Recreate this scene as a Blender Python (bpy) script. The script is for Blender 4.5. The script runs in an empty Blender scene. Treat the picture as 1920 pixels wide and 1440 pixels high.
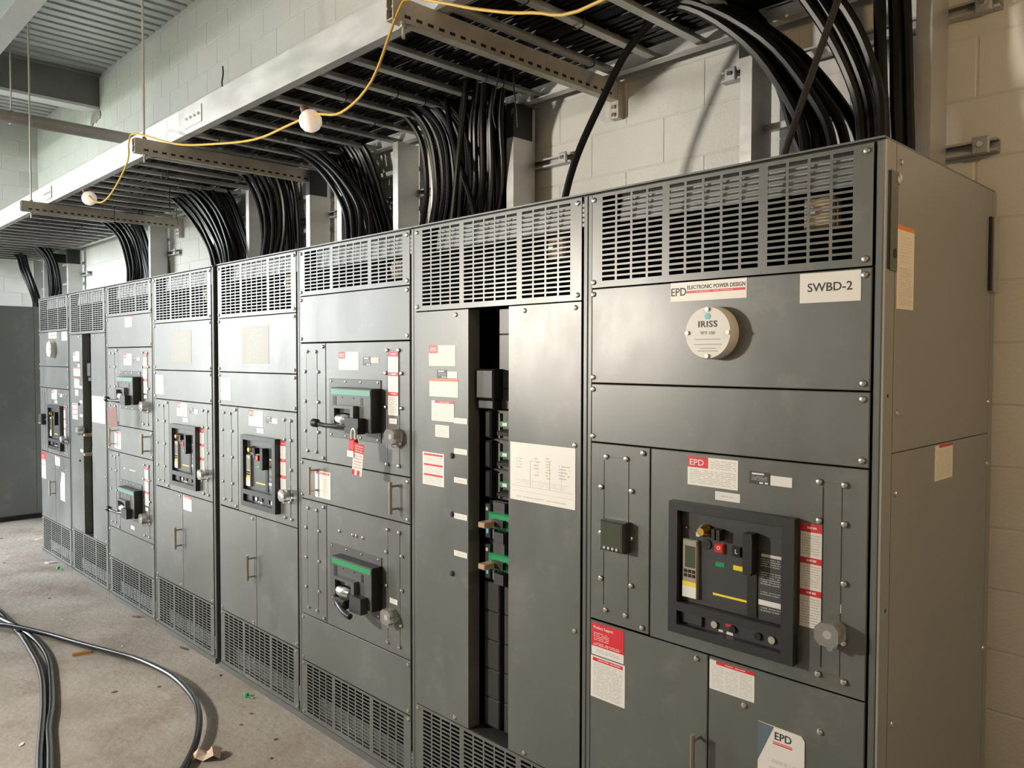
import bpy, bmesh, math, random
from mathutils import Vector, Matrix
random.seed(7)
scene = bpy.context.scene
COL = scene.collection

# ------------------------------------------------------------------ camera
cam_d = bpy.data.cameras.new('camera'); cam = bpy.data.objects.new('camera', cam_d); COL.objects.link(cam)
cam_d.sensor_width = 36.0; cam_d.sensor_fit = 'HORIZONTAL'; cam_d.lens = 1487.4 * 36.0 / 1920.0
cam_d.clip_start = 0.05; cam_d.clip_end = 200
_y, _p, _r = math.radians(-45.742), math.radians(-1.852), math.radians(0.104)
_f = Vector((math.sin(_y) * math.cos(_p), math.cos(_y) * math.cos(_p), math.sin(_p)))
_rt = Vector((math.cos(_y), -math.sin(_y), 0)); _up = _rt.cross(_f)
_r2 = _rt * math.cos(_r) + _up * math.sin(_r); _u2 = -_rt * math.sin(_r) + _up * math.cos(_r)
M3 = Matrix((_r2, _u2, -_f)).transposed()
cam.matrix_world = Matrix.Translation((8.1163, -1.9499, 1.7727)) @ M3.to_4x4()
scene.camera = cam

# ------------------------------------------------------------------ world, light, exposure
W = bpy.data.worlds.new('overcast_sky'); scene.world = W; W.use_nodes = True
bg = W.node_tree.nodes['Background']; bg.inputs[0].default_value = (0.93, 0.97, 1.0, 1); bg.inputs[1].default_value = 27.0

def area_light(name, loc, rot, sx, sy, power, color, portal=False):
    d = bpy.data.lights.new(name, 'AREA'); d.shape = 'RECTANGLE'; d.size = sx; d.size_y = sy; d.energy = power; d.color = color
    d.cycles.is_portal = portal
    o = bpy.data.objects.new(name, d); COL.objects.link(o); o.location = loc; o.rotation_euler = rot
    return o
# daylight comes in through an assumed, unseen roll-up doorway near the far end of the front wall
area_light('assumed_doorway_portal', (-2.25, -3.7, 2.2), (math.radians(90), 0, 0), 2.9, 4.4, 1, (1, 1, 1), True)
scene.view_settings.view_transform = 'Standard'; scene.view_settings.look = 'None'
scene.view_settings.exposure = 0.0; scene.view_settings.gamma = 1.0
scene.view_settings.use_curve_mapping = False
scene.cycles.max_bounces = 8; scene.cycles.diffuse_bounces = 5; scene.cycles.glossy_bounces = 4
scene.cycles.transmission_bounces = 6; scene.cycles.use_denoising = True
scene.cycles.sample_clamp_indirect = 8.0; scene.cycles.caustics_reflective = False; scene.cycles.caustics_refractive = False

# ------------------------------------------------------------------ materials
MATS = {}
def nodes_of(name):
    m = bpy.data.materials.new(name); m.use_nodes = True
    nt = m.node_tree; b = nt.nodes['Principled BSDF']
    MATS[name] = m
    return m, nt, b
def simple(name, col, rough=0.5, metal=0.0, emit=None, es=0.0, trans=0.0, ior=1.45, spec=None, coat=0.0):
    m, nt, b = nodes_of(name)
    b.inputs['Base Color'].default_value = (*col, 1); b.inputs['Roughness'].default_value = rough
    b.inputs['Metallic'].default_value = metal; b.inputs['IOR'].default_value = ior
    if trans: b.inputs['Transmission Weight'].default_value = trans
    if spec is not None: b.inputs['Specular IOR Level'].default_value = spec
    if coat: b.inputs['Coat Weight'].default_value = coat; b.inputs['Coat Roughness'].default_value = 0.25
    if emit: b.inputs['Emission Color'].default_value = (*emit, 1); b.inputs['Emission Strength'].default_value = es
    return m
def N(nt, kind, **kw):
    n = nt.nodes.new(kind)
    for k, v in kw.items(): setattr(n, k, v)
    return n
def math_node(nt, op, a, b=None, c=None):
    n = nt.nodes.new('ShaderNodeMath'); n.operation = op
    for i, v in enumerate((a, b, c)):
        if v is None: continue
        if isinstance(v, (int, float)): n.inputs[i].default_value = v
        else: nt.links.new(v, n.inputs[i])
    return n.outputs[0]
def mixc(nt, fac, a, b):
    n = nt.nodes.new('ShaderNodeMix'); n.data_type = 'RGBA'
    for s, v in ((0, fac), (6, a), (7, b)):
        if isinstance(v, (int, float)): n.inputs[s].default_value = v
        elif isinstance(v, tuple): n.inputs[s].default_value = (*v, 1)
        else: nt.links.new(v, n.inputs[s])
    return n.outputs[2]
def noise_mat(name, c1, c2, rough=(0.4, 0.6), scale=(4, 4, 4), metal=0.0, bump=0.0, bscale=60, detail=5, lo=0.35, hi=0.65, spec=None, third=None):
    """two tone noise in world position, roughness follows it, optional fine bump"""
    m, nt, b = nodes_of(name); L = nt.links.new
    g = N(nt, 'ShaderNodeNewGeometry'); mp = N(nt, 'ShaderNodeMapping'); mp.inputs['Scale'].default_value = scale
    L(g.outputs['Position'], mp.inputs['Vector'])
    n = N(nt, 'ShaderNodeTexNoise'); n.inputs['Scale'].default_value = 1; n.inputs['Detail'].default_value = detail; n.inputs['Roughness'].default_value = 0.6
    L(mp.outputs[0], n.inputs['Vector'])
    mr = N(nt, 'ShaderNodeMapRange'); mr.inputs[1].default_value = lo; mr.inputs[2].default_value = hi
    L(n.outputs['Fac'], mr.inputs[0])
    colr = mixc(nt, mr.outputs[0], c1, c2)
    if third:
        n3 = N(nt, 'ShaderNodeTexNoise'); n3.inputs['Scale'].default_value = third[1]; n3.inputs['Detail'].default_value = 8; n3.inputs['Roughness'].default_value = .7
        L(g.outputs['Position'], n3.inputs['Vector'])
        m3 = N(nt, 'ShaderNodeMapRange'); m3.inputs[1].default_value = third[2]; m3.inputs[2].default_value = third[3]
        L(n3.outputs['Fac'], m3.inputs[0]); colr = mixc(nt, m3.outputs[0], colr, third[0])
    L(colr, b.inputs['Base Color'])
    rr = N(nt, 'ShaderNodeMapRange'); rr.inputs[3].default_value = rough[0]; rr.inputs[4].default_value = rough[1]
    L(mr.outputs[0], rr.inputs[0]); L(rr.outputs[0], b.inputs['Roughness'])
    b.inputs['Metallic'].default_value = metal
    if spec is not None: b.inputs['Specular IOR Level'].default_value = spec
    if bump:
        n2 = N(nt, 'ShaderNodeTexNoise'); n2.inputs['Scale'].default_value = bscale; n2.inputs['Detail'].default_value = 4
        L(g.outputs['Position'], n2.inputs['Vector'])
        bp = N(nt, 'ShaderNodeBump'); bp.inputs['Strength'].default_value = bump; bp.inputs['Distance'].default_value = 0.01
        L(n2.outputs['Fac'], bp.inputs['Height']); L(bp.outputs[0], b.inputs['Normal'])
    return m

noise_mat('paint', (.088, .094, .087), (.106, .112, .103), (.31, .42), (2.2, 2.2, 1.3), bump=.010, bscale=9, third=((.17, .172, .155), 4.5, .54, .78), spec=.85)
noise_mat('paint_frame', (.085, .091, .084), (.098, .104, .096), (.36, .46), (3, 3, 1), spec=.85)
noise_mat('end_paint_lit', (.25, .25, .235), (.28, .28, .262), (.34, .44), (2.2, 2.2, 1.3))  # section grey lightened, so the strong light on the end face is in the colour
noise_mat('cavity_shade', (.016, .016, .016), (.022, .022, .022), (.6, .7))  # inside of the sheet metal, its shade put into a near-black colour
noise_mat('wall', (.66, .655, .62), (.72, .715, .685), (.75, .9), (1.4, 1.4, 1.4), bump=.25, bscale=90)
noise_mat('wall_joint', (.60, .595, .56), (.66, .655, .62), (.85, .95), (3, 3, 3), bump=.3, bscale=140)
noise_mat('floor', (.25, .218, .185), (.39, .36, .32), (.62, .85), (1.6, 1.6, 1), bump=.45, bscale=26, detail=8, lo=.3, hi=.7, third=((.215, .160, .125), 2.1, .50, .72))
noise_mat('deck', (.52, .54, .54), (.62, .64, .64), (.35, .5), (5, .6, 5), metal=.6)
noise_mat('beam_paint', (.16, .16, .155), (.20, .20, .195), (.5, .65), (2, 2, 2))
noise_mat('girder_paint', (.62, .63, .63), (.70, .70, .69), (.5, .65), (2, 2, 2))
noise_mat('aluminium', (.50, .50, .485), (.60, .60, .585), (.36, .54), (3, 3, 9), metal=.55)
noise_mat('galvanised', (.38, .385, .385), (.48, .485, .485), (.42, .58), (14, 14, 14), metal=.5)
noise_mat('strut_steel', (.46, .43, .37), (.56, .53, .46), (.45, .6), (8, 8, 8), metal=.55)
noise_mat('conduit_steel', (.42, .38, .35), (.5, .46, .43), (.45, .6), (2, 2, 2), metal=.3)
simple('cable', (.006, .006, .0065), .34, spec=.30)
simple('floor_cable', (.009, .009, .010), .22, spec=.6)
simple('cable_matte', (.007, .007, .0075), .30, spec=.35)
simple('thin_cable', (.022, .018, .014), .35)
simple('end_black', (.008, .008, .008), .5)
simple('yellow_cord', (.62, .40, .06), .5)
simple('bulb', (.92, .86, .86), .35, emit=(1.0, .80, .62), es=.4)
simple('assumed_bulb_lit', (.9, .8, .7), .35, emit=(1.0, .64, .30), es=520.0)
simple('socket', (.16, .09, .04), .5)
simple('screw', (.75, .73, .68), .22, 1.0)
simple('black', (.012, .012, .012), .45)
simple('black_gloss', (.02, .021, .022), .25)
simple('dark_plastic', (.040, .042, .044), .42)
simple('bezel_plastic', (.026, .028, .030), .38)
simple('breaker_face', (.048, .052, .054), .36)
simple('mccb_face', (.085, .088, .088), .35)
simple('green', (.015, .26, .09), .38)
simple('green_pale', (.10, .30, .22), .40)
simple('copper_toggle', (.42, .28, .18), .42)
simple('label_white', (.72, .70, .66), .45)
simple('label_grey', (.52, .52, .49), .5)
simple('red', (.62, .02, .035), .42)
simple('red_plastic', (.55, .03, .035), .3)
simple('maroon_tag', (.20, .055, .04), .5)
simple('orange', (.75, .22, .05), .5)
simple('yellow', (.82, .62, .03), .45)
simple('ink', (.03, .03, .032), .5)
simple('ink_faint', (.40, .39, .36), .5)
simple('teal', (.15, .50, .58), .4)
simple('lcd', (.07, .085, .055), .2)
simple('control_unit', (.34, .31, .25), .4, .3)
simple('brass', (.62, .40, .12), .3, .9)
simple('handle_metal', (.52, .46, .38), .28, 1.0)
simple('chrome', (.8, .8, .78), .16, 1.0)
simple('clear_plastic', (.94, .94, .92), .12, trans=.78, ior=1.3)
simple('fuse_block', (.62, .50, .34), .5)
simple('doc_blue', (.11, .15, .18), .4)
simple('green_cap', (.05, .38, .13), .4)
simple('wood', (.42, .20, .06), .6)
simple('paper', (.66, .52, .42), .7)
simple('brown_bit', (.19, .13, .09), .8)
simple('white_bit', (.72, .68, .62), .7)
noise_mat('asphalt', (.10, .10, .105), (.14, .14, .14), (.8, .9), (3, 3, 3))
noise_mat('grass', (.10, .135, .07), (.14, .18, .09), (.8, .9), (3, 3, 3))

def label_mat(name, bgc=(.80, .78, .73), bands=(), texts=(), axis='X'):
    """flat print: rectangles of colour and rows of small illegible type, in 0..1 of the label"""
    m, nt, b = nodes_of(name); L = nt.links.new
    tc = N(nt, 'ShaderNodeTexCoord'); sp = N(nt, 'ShaderNodeSeparateXYZ'); L(tc.outputs['Generated'], sp.inputs[0])
    u = sp.outputs[axis]; v = sp.outputs['Z']
    def rect(u0, u1, v0, v1):
        a = math_node(nt, 'MULTIPLY', math_node(nt, 'GREATER_THAN', u, u0), math_node(nt, 'LESS_THAN', u, u1))
        c = math_node(nt, 'MULTIPLY', math_node(nt, 'GREATER_THAN', v, v0), math_node(nt, 'LESS_THAN', v, v1))
        return math_node(nt, 'MULTIPLY', a, c)
    col = None
    rgb = N(nt, 'ShaderNodeRGB'); rgb.outputs[0].default_value = (*bgc, 1); col = rgb.outputs[0]
    for (u0, u1, v0, v1, c) in bands:
        col = mixc(nt, rect(u0, u1, v0, v1), col, c)
    for (u0, u1, v0, v1, rows, c, amt) in texts:
        t = math_node(nt, 'MULTIPLY', math_node(nt, 'SUBTRACT', v, v0), rows / (v1 - v0))
        fr = math_node(nt, 'FRACT', t); row = math_node(nt, 'FLOOR', t)
        line = math_node(nt, 'MULTIPLY', math_node(nt, 'GREATER_THAN', fr, .28), math_node(nt, 'LESS_THAN', fr, .72))
        cv = N(nt, 'ShaderNodeCombineXYZ'); L(math_node(nt, 'MULTIPLY', u, 9.0), cv.inputs[0]); L(math_node(nt, 'MULTIPLY', row, 3.7), cv.inputs[1])
        ns = N(nt, 'ShaderNodeTexNoise'); ns.inputs['Scale'].default_value = 1.3; ns.inputs['Detail'].default_value = 1; L(cv.outputs[0], ns.inputs['Vector'])
        word = math_node(nt, 'GREATER_THAN', ns.outputs['Fac'], .42)
        k = math_node(nt, 'MULTIPLY', math_node(nt, 'MULTIPLY', line, word), math_node(nt, 'MULTIPLY', rect(u0, u1, v0, v1), amt))
        col = mixc(nt, k, col, c)
    L(col, b.inputs['Base Color']); b.inputs['Roughness'].default_value = .42
    return m
INK = (.08, .08, .08); REDC = (.62, .02, .035); WHT = (.70, .69, .65); GRY = (.42, .41, .38)
label_mat('lab_nameplate', (.78, .76, .70), [(0, .42, .62, 1, REDC)], [(.04, .96, .06, .56, 8, GRY, .7), (.46, .96, .62, .94, 5, GRY, .7)])
label_mat('lab_nameplate_cream', (.78, .72, .56), [(0, .34, .62, 1, REDC)], [(.04, .96, .06, .56, 7, GRY, .4), (.40, .96, .62, .94, 4, GRY, .4)])
label_mat('lab_danger3', WHT, [(0, 1, .92, 1, REDC), (0, 1, .615, .675, REDC), (0, 1, .305, .365, REDC)],
          [(.06, .94, .70, .90, 8, GRY, .8), (.06, .94, .39, .60, 9, GRY, .8), (.06, .94, .03, .29, 10, GRY, .8), (.3, .75, .94, .985, 1, WHT, .9), (.3, .75, .625, .67, 1, WHT, .9), (.3, .75, .315, .36, 1, WHT, .9)])
label_mat('lab_danger3_block', WHT, [(.06, .94, .90, .96, REDC), (.06, .94, .59, .65, REDC), (.06, .94, .28, .34, REDC)],
          [(.06, .94, .67, .88, 6, GRY, .6), (.06, .94, .36, .57, 6, GRY, .6), (.06, .94, .04, .26, 6, GRY, .6)])
label_mat('lab_warn', WHT, [(.06, .94, .88, .965, REDC)], [(.08, .92, .05, .85, 20, GRY, .75), (.2, .9, .90, .95, 1, WHT, .9)])
label_mat('lab_warn_cols', WHT, [(.15, 1, .88, 1, REDC)], [(.05, .32, .05, .82, 14, GRY, .55), (.36, .64, .05, .82, 14, GRY, .55), (.68, .96, .05, .82, 14, GRY, .55), (.35, .8, .91, .97, 1, WHT, .9)])
label_mat('lab_orange', WHT, [(0, 1, .86, 1, (.70, .16, .04))], [(.04, .32, .06, .8, 12, GRY, .45), (.36, .64, .06, .8, 12, GRY, .45), (.68, .96, .06, .8, 12, GRY, .45)])
label_mat('lab_support', REDC, [(0, 1, 0, .27, WHT)], [(.06, .55, .45, .72, 5, (.75, .5, .5), .8), (.06, .9, .30, .40, 2, WHT, .8), (.15, .85, .08, .2, 2, GRY, .8)])
label_mat('lab_text', WHT, [], [(.08, .92, .08, .92, 6, GRY, .6)])
label_mat('lab_note', (.25, .24, .20), [], [(.18, .82, .06, .94, 22, (.3, .29, .26), .75)])
label_mat('lab_small', WHT, [], [(.25, .75, .3, .7, 1, GRY, .6)])
label_mat('lab_blackplate', (.03, .03, .032), [(.12, .72, .76, .90, WHT), (.5, .68, .06, .2, WHT), (.76, .92, .06, .2, WHT)], [(.1, .9, .28, .68, 4, GRY, .8)])
label_mat('lab_epdplate', (.80, .77, .70), [(.22, .985, .40, .53, REDC)], [(.36, .83, .43, .50, 1, (.8, .5, .45), .8), (.92, .98, .18, .22, 1, GRY, .7)])
label_mat('lab_diagram', (.80, .77, .72), [(.03, .97, .25, .256, GRY), (.03, .97, .16, .164, GRY), (.32, .33, .25, .7, GRY), (.62, .63, .25, .75, GRY), (.80, .805, .25, .7, GRY), (.32, .5, .70, .706, GRY)],
          [(.10, .19, .55, .75, 4, GRY, .7), (.38, .46, .45, .78, 6, GRY, .7), (.56, .64, .42, .8, 8, GRY, .7), (.76, .92, .45, .7, 5, GRY, .8), (.1, .9, .28, .38, 3, GRY, .35), (.1, .9, .04, .1, 1, GRY, .5)])
label_mat('lab_side_orange', (.80, .74, .60), [(0, 1, .945, 1, (.80, .22, .06))], [(.12, .88, .04, .5, 20, GRY, .6), (.2, .8, .55, .88, 9, (.7, .55, .42), .5)], 'Y')
label_mat('lab_side_red', (.82, .76, .62), [(.22, 1, .92, 1, REDC)], [(.08, .92, .06, .85, 14, GRY, .4)], 'Y')
label_mat('lab_doc', (.70, .68, .64), [], [(.25, .9, .30, .66, 4, GRY, .5)])
label_mat('lab_breaker_text', (.048, .052, .054), [(.1, .95, .735, .775, WHT), (.0, 1, .085, .155, WHT)], [(.08, .92, .60, .72, 4, GRY, .9), (.08, .92, .36, .54, 6, GRY, .8), (.08, .92, .22, .28, 2, GRY, .7), (.08, .92, 0, .07, 2, GRY, .7)])

# ------------------------------------------------------------------ mesh helpers
def link(o, parent=None):
    COL.objects.link(o)
    if parent is not None: o.parent = parent
    return o
class MB:
    def __init__(s): s.v = []; s.f = []
    def add(s, vs, fs):
        k = len(s.v); s.v += [tuple(p) for p in vs]; s.f += [tuple(i + k for i in f) for f in fs]; return s
    def box(s, x0, x1, y0, y1, z0, z1):
        return s.add([(x0, y0, z0), (x1, y0, z0), (x1, y1, z0), (x0, y1, z0), (x0, y0, z1), (x1, y0, z1), (x1, y1, z1), (x0, y1, z1)],
                     [(0, 3, 2, 1), (4, 5, 6, 7), (0, 1, 5, 4), (1, 2, 6, 5), (2, 3, 7, 6), (3, 0, 4, 7)])
    def plate(s, x0, x1, y0, y1, z0, z1, c=.003):
        """sheet facing -y with a small chamfer round its front edge"""
        v = [(x0, y1, z0), (x1, y1, z0), (x1, y1, z1), (x0, y1, z1), (x0, y0 + c, z0), (x1, y0 + c, z0), (x1, y0 + c, z1), (x0, y0 + c, z1),
             (x0 + c, y0, z0 + c), (x1 - c, y0, z0 + c), (x1 - c, y0, z1 - c), (x0 + c, y0, z1 - c)]
        f = [(3, 2, 1, 0), (8, 9, 10, 11)]
        for i in range(4):
            j = (i + 1) % 4; f += [(i, j, 4 + j, 4 + i), (4 + i, 4 + j, 8 + j, 8 + i)]
        return s.add(v, f)
    def prism(s, pts, d0, d1, axis='y'):
        """polygon pts (a,b) extruded along axis: y -> (a,d,b), x -> (d,a,b), z -> (a,b,d)"""
        mk = {'y': lambda a, b, d: (a, d, b), 'x': lambda a, b, d: (d, a, b), 'z': lambda a, b, d: (a, b, d)}[axis]
        n = len(pts); v = [mk(a, b, d0) for a, b in pts] + [mk(a, b, d1) for a, b in pts]
        f = [tuple(range(n)), tuple(range(2 * n - 1, n - 1, -1))] + [(i, n + i, n + (i + 1) % n, (i + 1) % n) for i in range(n)]
        return s.add(v, f)
    def cyl(s, c, r, d0, d1, axis='y', n=16, r1=None):
        r1 = r if r1 is None else r1
        A = {'y': lambda a, b, d: (c[0] + a, d, c[1] + b), 'x': lambda a, b, d: (d, c[0] + a, c[1] + b), 'z': lambda a, b, d: (c[0] + a, c[1] + b, d)}[axis]
        v = [A(r * math.cos(2 * math.pi * i / n), r * math.sin(2 * math.pi * i / n), d0) for i in range(n)]
        v += [A(r1 * math.cos(2 * math.pi * i / n), r1 * math.sin(2 * math.pi * i / n), d1) for i in range(n)]
        f = [tuple(range(n)), tuple(range(2 * n - 1, n - 1, -1))] + [(i, n + i, n + (i + 1) % n, (i + 1) % n) for i in range(n)]
        return s.add(v, f)
    def lathe(s, prof, c, axis='z', n=16):
        """prof: list of (r, d) along axis through c"""
        A = {'y': lambda a, b, d: (c[0] + a, c[1] + d, c[2] + b), 'x': lambda a, b, d: (c[0] + d, c[1] + a, c[2] + b), 'z': lambda a, b, d: (c[0] + a, c[1] + b, c[2] + d)}[axis]
        v = []; f = []
        for r, d in prof: v += [A(r * math.cos(2 * math.pi * i / n), r * math.sin(2 * math.pi * i / n), d) for i in range(n)]
        for k in range(len(prof) - 1):
            f += [(k * n + i, k * n + (i + 1) % n, (k + 1) * n + (i + 1) % n, (k + 1) * n + i) for i in range(n)]
        f += [tuple(range(n)), tuple(range(len(prof) * n - 1, (len(prof) - 1) * n - 1, -1))]
        return s.add(v, f)
    def tube(s, pts, r, n=8, sub=5, smooth=True):
        P = [Vector(p) for p in pts]
        if smooth and len(P) > 2:
            Q = []
            for i in range(len(P) - 1):
                a, b, c, d = P[max(i - 1, 0)], P[i], P[i + 1], P[min(i + 2, len(P) - 1)]
                for k in range(sub):
                    t = k / sub
                    Q.append(.5 * ((2 * b) + (c - a) * t + (2 * a - 5 * b + 4 * c - d) * t * t + (3 * b - a - 3 * c + d) * t ** 3))
            Q.append(P[-1]); P = Q
        v = []; f = []; up = None
        for i, p in enumerate(P):
            t = (P[min(i + 1, len(P) - 1)] - P[max(i - 1, 0)]).normalized()
            if up is None: up = t.orthogonal().normalized()
            up = (up - t * up.dot(t)).normalized(); sd = t.cross(up)
            for k in range(n):
                a = 2 * math.pi * k / n; v.append(p + (up * math.cos(a) + sd * math.sin(a)) * r)
        for i in range(len(P) - 1):
            f += [(i * n + k, i * n + (k + 1) % n, (i + 1) * n + (k + 1) % n, (i + 1) * n + k) for k in range(n)]
        f += [tuple(range(n - 1, -1, -1)), tuple(range((len(P) - 1) * n, len(P) * n))]
        return s.add(v, f)
    def mesh(s, name, mat, smooth=False, fix=True):
        me = bpy.data.meshes.new(name); me.from_pydata(s.v, [], s.f)
        if fix:
            bm = bmesh.new(); bm.from_mesh(me); bmesh.ops.recalc_face_normals(bm, faces=bm.faces); bm.to_mesh(me); bm.free()
        for m in (mat if isinstance(mat, (list, tuple)) else [mat]): me.materials.append(MATS[m])
        if smooth:
            me.shade_smooth()
            try: me.set_sharp_from_angle(angle=math.radians(40))
            except Exception: pass
        return me
    def build(s, name, mat, parent=None, smooth=False, loc=None):
        o = bpy.data.objects.new(name, s.mesh(name, mat, smooth)); link(o, parent)
        if loc: o.location = loc
        return o
def tag(o, label=None, cat=None, group=None, kind=None):
    if label: o['label'] = label
    if cat: o['category'] = cat
    if group: o['group'] = group
    if kind or (cat and label): o['kind'] = kind or 'thing'
    return o
def empty(name, loc, label, cat, group=None):
    o = bpy.data.objects.new(name, None); link(o); o.location = loc; o.empty_display_size = .1
    return tag(o, label, cat, group)
def put(me, name, loc, parent=None):
    o = bpy.data.objects.new(name, me); link(o, parent); o.location = loc; return o
def assumed_flood_lamp(loc, aim, power, color):
    """assumed unseen floodlight on an added tripod standing in the aisle behind the camera's left"""
    e = empty('assumed_flood_light', (loc[0], loc[1], 0), 'assumed unseen yellow floodlight on an added tripod in the open part of the room', 'lamp')  # unseen lamp assumed from the shadows, added to brighten the near sections
    for a in range(3):
        c_, s_ = math.cos(a * 2.094 + .4), math.sin(a * 2.094 + .4)
        MB().tube([(.30 * c_, .30 * s_, .012), (.05 * c_, .05 * s_, .95)], .012, 8, smooth=False).build('leg', 'black', e)
    MB().tube([(0, 0, .85), (0, 0, loc[2] - .16)], .016, 10, smooth=False).build('pole', 'yellow', e)
    d = (Vector(aim) - Vector(loc)).normalized(); rot = d.to_track_quat('-Z', 'Y').to_euler()
    h = MB().box(-.17, .17, -.13, .13, .02, .10).build('housing', 'yellow', e); h.location = (0, 0, loc[2]); h.rotation_euler = rot
    l = area_light('assumed_flood_lamp', loc, rot, .30, .22, power, color); l.location = Vector(loc) + d * .005
    return e
def text(body, x, y, z, size, mat, parent, sx=1.0, align='CENTER', axis='-y', name='lettering', space=1.0):
    c = bpy.data.curves.new(name, 'FONT'); c.body = body; c.size = size; c.align_x = align; c.align_y = 'CENTER'; c.extrude = .0002; c.offset = size * .012; c.space_character = space
    c.materials.append(MATS[mat]); c.resolution_u = 3; tmp = bpy.data.objects.new(name, c); COL.objects.link(tmp)
    bpy.context.view_layer.update()
    me = bpy.data.meshes.new_from_object(tmp.evaluated_get(bpy.context.evaluated_depsgraph_get())); bpy.data.objects.remove(tmp); bpy.data.curves.remove(c)
    o = bpy.data.objects.new(name, me); link(o, parent); o.location = (x, y, z)
    o.rotation_euler = (math.pi / 2, 0, 0 if axis == '-y' else math.pi / 2); o.scale = (sx, 1, 1)
    return o

assumed_flood_lamp((3.6, -3.2, 2.15), (6.2, 0, 1.5), 165, (1.0, .92, .80))

# ------------------------------------------------------------------ the room
YB = 0.96; XL = -3.95; ZC = 4.87; XR = 10.6; YF = -3.6
tag(MB().box(XL - .3, XR + .3, YF - .3, YB + .3, -.2, 0).build('floor', 'floor'), 'dusty beige concrete floor with brown stains', kind='structure')
wb = tag(MB().box(XL - .3, XR + .3, YB, YB + .2, 0, ZC + .3).build('wall_back', 'wall_joint'), 'white painted concrete block wall behind the switchgear', kind='structure')
wl = tag(MB().box(XL - .25, XL, YF, YB, 0, ZC + .3).build('wall_left', 'wall_joint'), 'white painted block wall at the far end', kind='structure')
tag(MB().prism([(XL - .25, 0), (-3.7, 0), (-3.7, 4.4), (-.8, 4.4), (-.8, 0), (XR + .25, 0), (XR + .25, ZC + .3), (XL - .25, ZC + .3)], YF - .25, YF, 'y').build('wall_front', 'wall'), 'white painted wall opposite the switchgear with an assumed doorway', kind='structure')  # opening assumed and unseen, made tall to let in more daylight
tag(MB().box(XR, XR + .25, YF, YB, 0, ZC + .3).build('wall_right', 'wall'), 'white painted wall at the near end', kind='structure')
tag(MB().box(-60, 60, -60, YF - .25, -.3, -.1).build('assumed_ground_outside', 'grass'), 'assumed grass outside the assumed doorway', kind='structure')  # unseen grass, assumed for the green reflection on the panels
tag(MB().box(-20, 16, -9.5, YF - .25, -.1, -.02).build('assumed_apron_outside', 'asphalt'), 'assumed dark asphalt apron outside the assumed doorway', kind='structure')  # unseen apron added to keep green bounce light off the walls
# corrugated metal deck overhead, ribs running front to back
pr = []; x = XL - .02
while x < XR + .1:
    pr += [(x, ZC + .004), (x + .098, ZC + .004), (x + .106, ZC + .075), (x + .144, ZC + .075)]; x += .1524
v = [(a, YF, b) for a, b in pr] + [(a, YB, b) for a, b in pr]; n = len(pr)
dk = MB().add(v, [(i, i + 1, n + i + 1, n + i) for i in range(n - 1)]).build('ceiling', 'deck')
sol = dk.modifiers.new('thickness', 'SOLIDIFY'); sol.thickness = .004; sol.offset = 1
tag(dk, 'corrugated galvanised metal roof deck', kind='structure')
tag(MB().box(XL - .3, XR + .3, YF - .3, YB + .3, ZC + .12, ZC + .3).build('ceiling', 'deck'), 'roof above the metal deck', kind='structure')

# painted blocks: one object each, sharing one mesh
BW, BH = .4064, .2; JW = .006
def block_mesh(w, h):
    c = .0025; y0 = 0; y1 = -.0024
    return MB().add([(0, y0, 0), (w, y0, 0), (w, y0, h), (0, y0, h), (c, y1, c), (w - c, y1, c), (w - c, y1, h - c), (c, y1, h - c)],
                    [(4, 5, 6, 7), (0, 1, 5, 4), (1, 2, 6, 5), (2, 3, 7, 6), (3, 0, 4, 7)])
bm_me = block_mesh(BW - JW, BH - JW).mesh('block', 'wall')
cands = []
for k in range(-12, 12):
    z = 2.625 + k * BH
    if z + BH > ZC + .02: continue
    x0 = 5.876 if k % 2 == 1 else 6.080
    i = -26
    while True:
        x = x0 + i * BW; i += 1
        if x > 8.6: break
        if x < XL: continue
        if z + BH < 2.25 and x + BW < 7.3: continue
        if x > 7.95: continue
        # height in the picture above which nothing of the wall is seen
        d = 8.1163 - x
        cands.append((math.hypot(d, 2.9), x, z))
cands.sort()
def in_view(x, z):
    p = Vector((x + .2, YB, z + .1)) - cam.location
    zz = p.dot(_f); return zz > 0 and abs(p.dot(_r2) / zz) < .68 and abs(p.dot(_u2) / zz) < .52
seen = [c for c in cands if in_view(c[1], c[2])]
near = seen[:260]; far = seen[260:]
for d, x, z in near: put(bm_me, 'block', (x + JW / 2, YB, z + JW / 2), wb)
mb = MB()
for d, x, z in far:
    b = block_mesh(BW - JW, BH - JW); mb.add([(p[0] + x + JW / 2, p[1] + YB, p[2] + z + JW / 2) for p in b.v], b.f)
tag(mb.build('block_courses', 'wall', wb), kind='stuff')
bl_me = MB(); b = block_mesh(BW - JW, BH - JW); bl_me.add([(-p[1], p[0], p[2]) for p in b.v], b.f); bl_me = bl_me.mesh('block', 'wall')
for k in range(-2, 11):
    z = 2.625 + k * BH
    for j in range(5):
        y = YB - (j + 1) * BW + (.2 if k % 2 else 0)
        if y + BW - JW > YB - .004: continue
        put(bl_me, 'block', (XL, y + JW / 2, z + JW / 2), wl)

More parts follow.
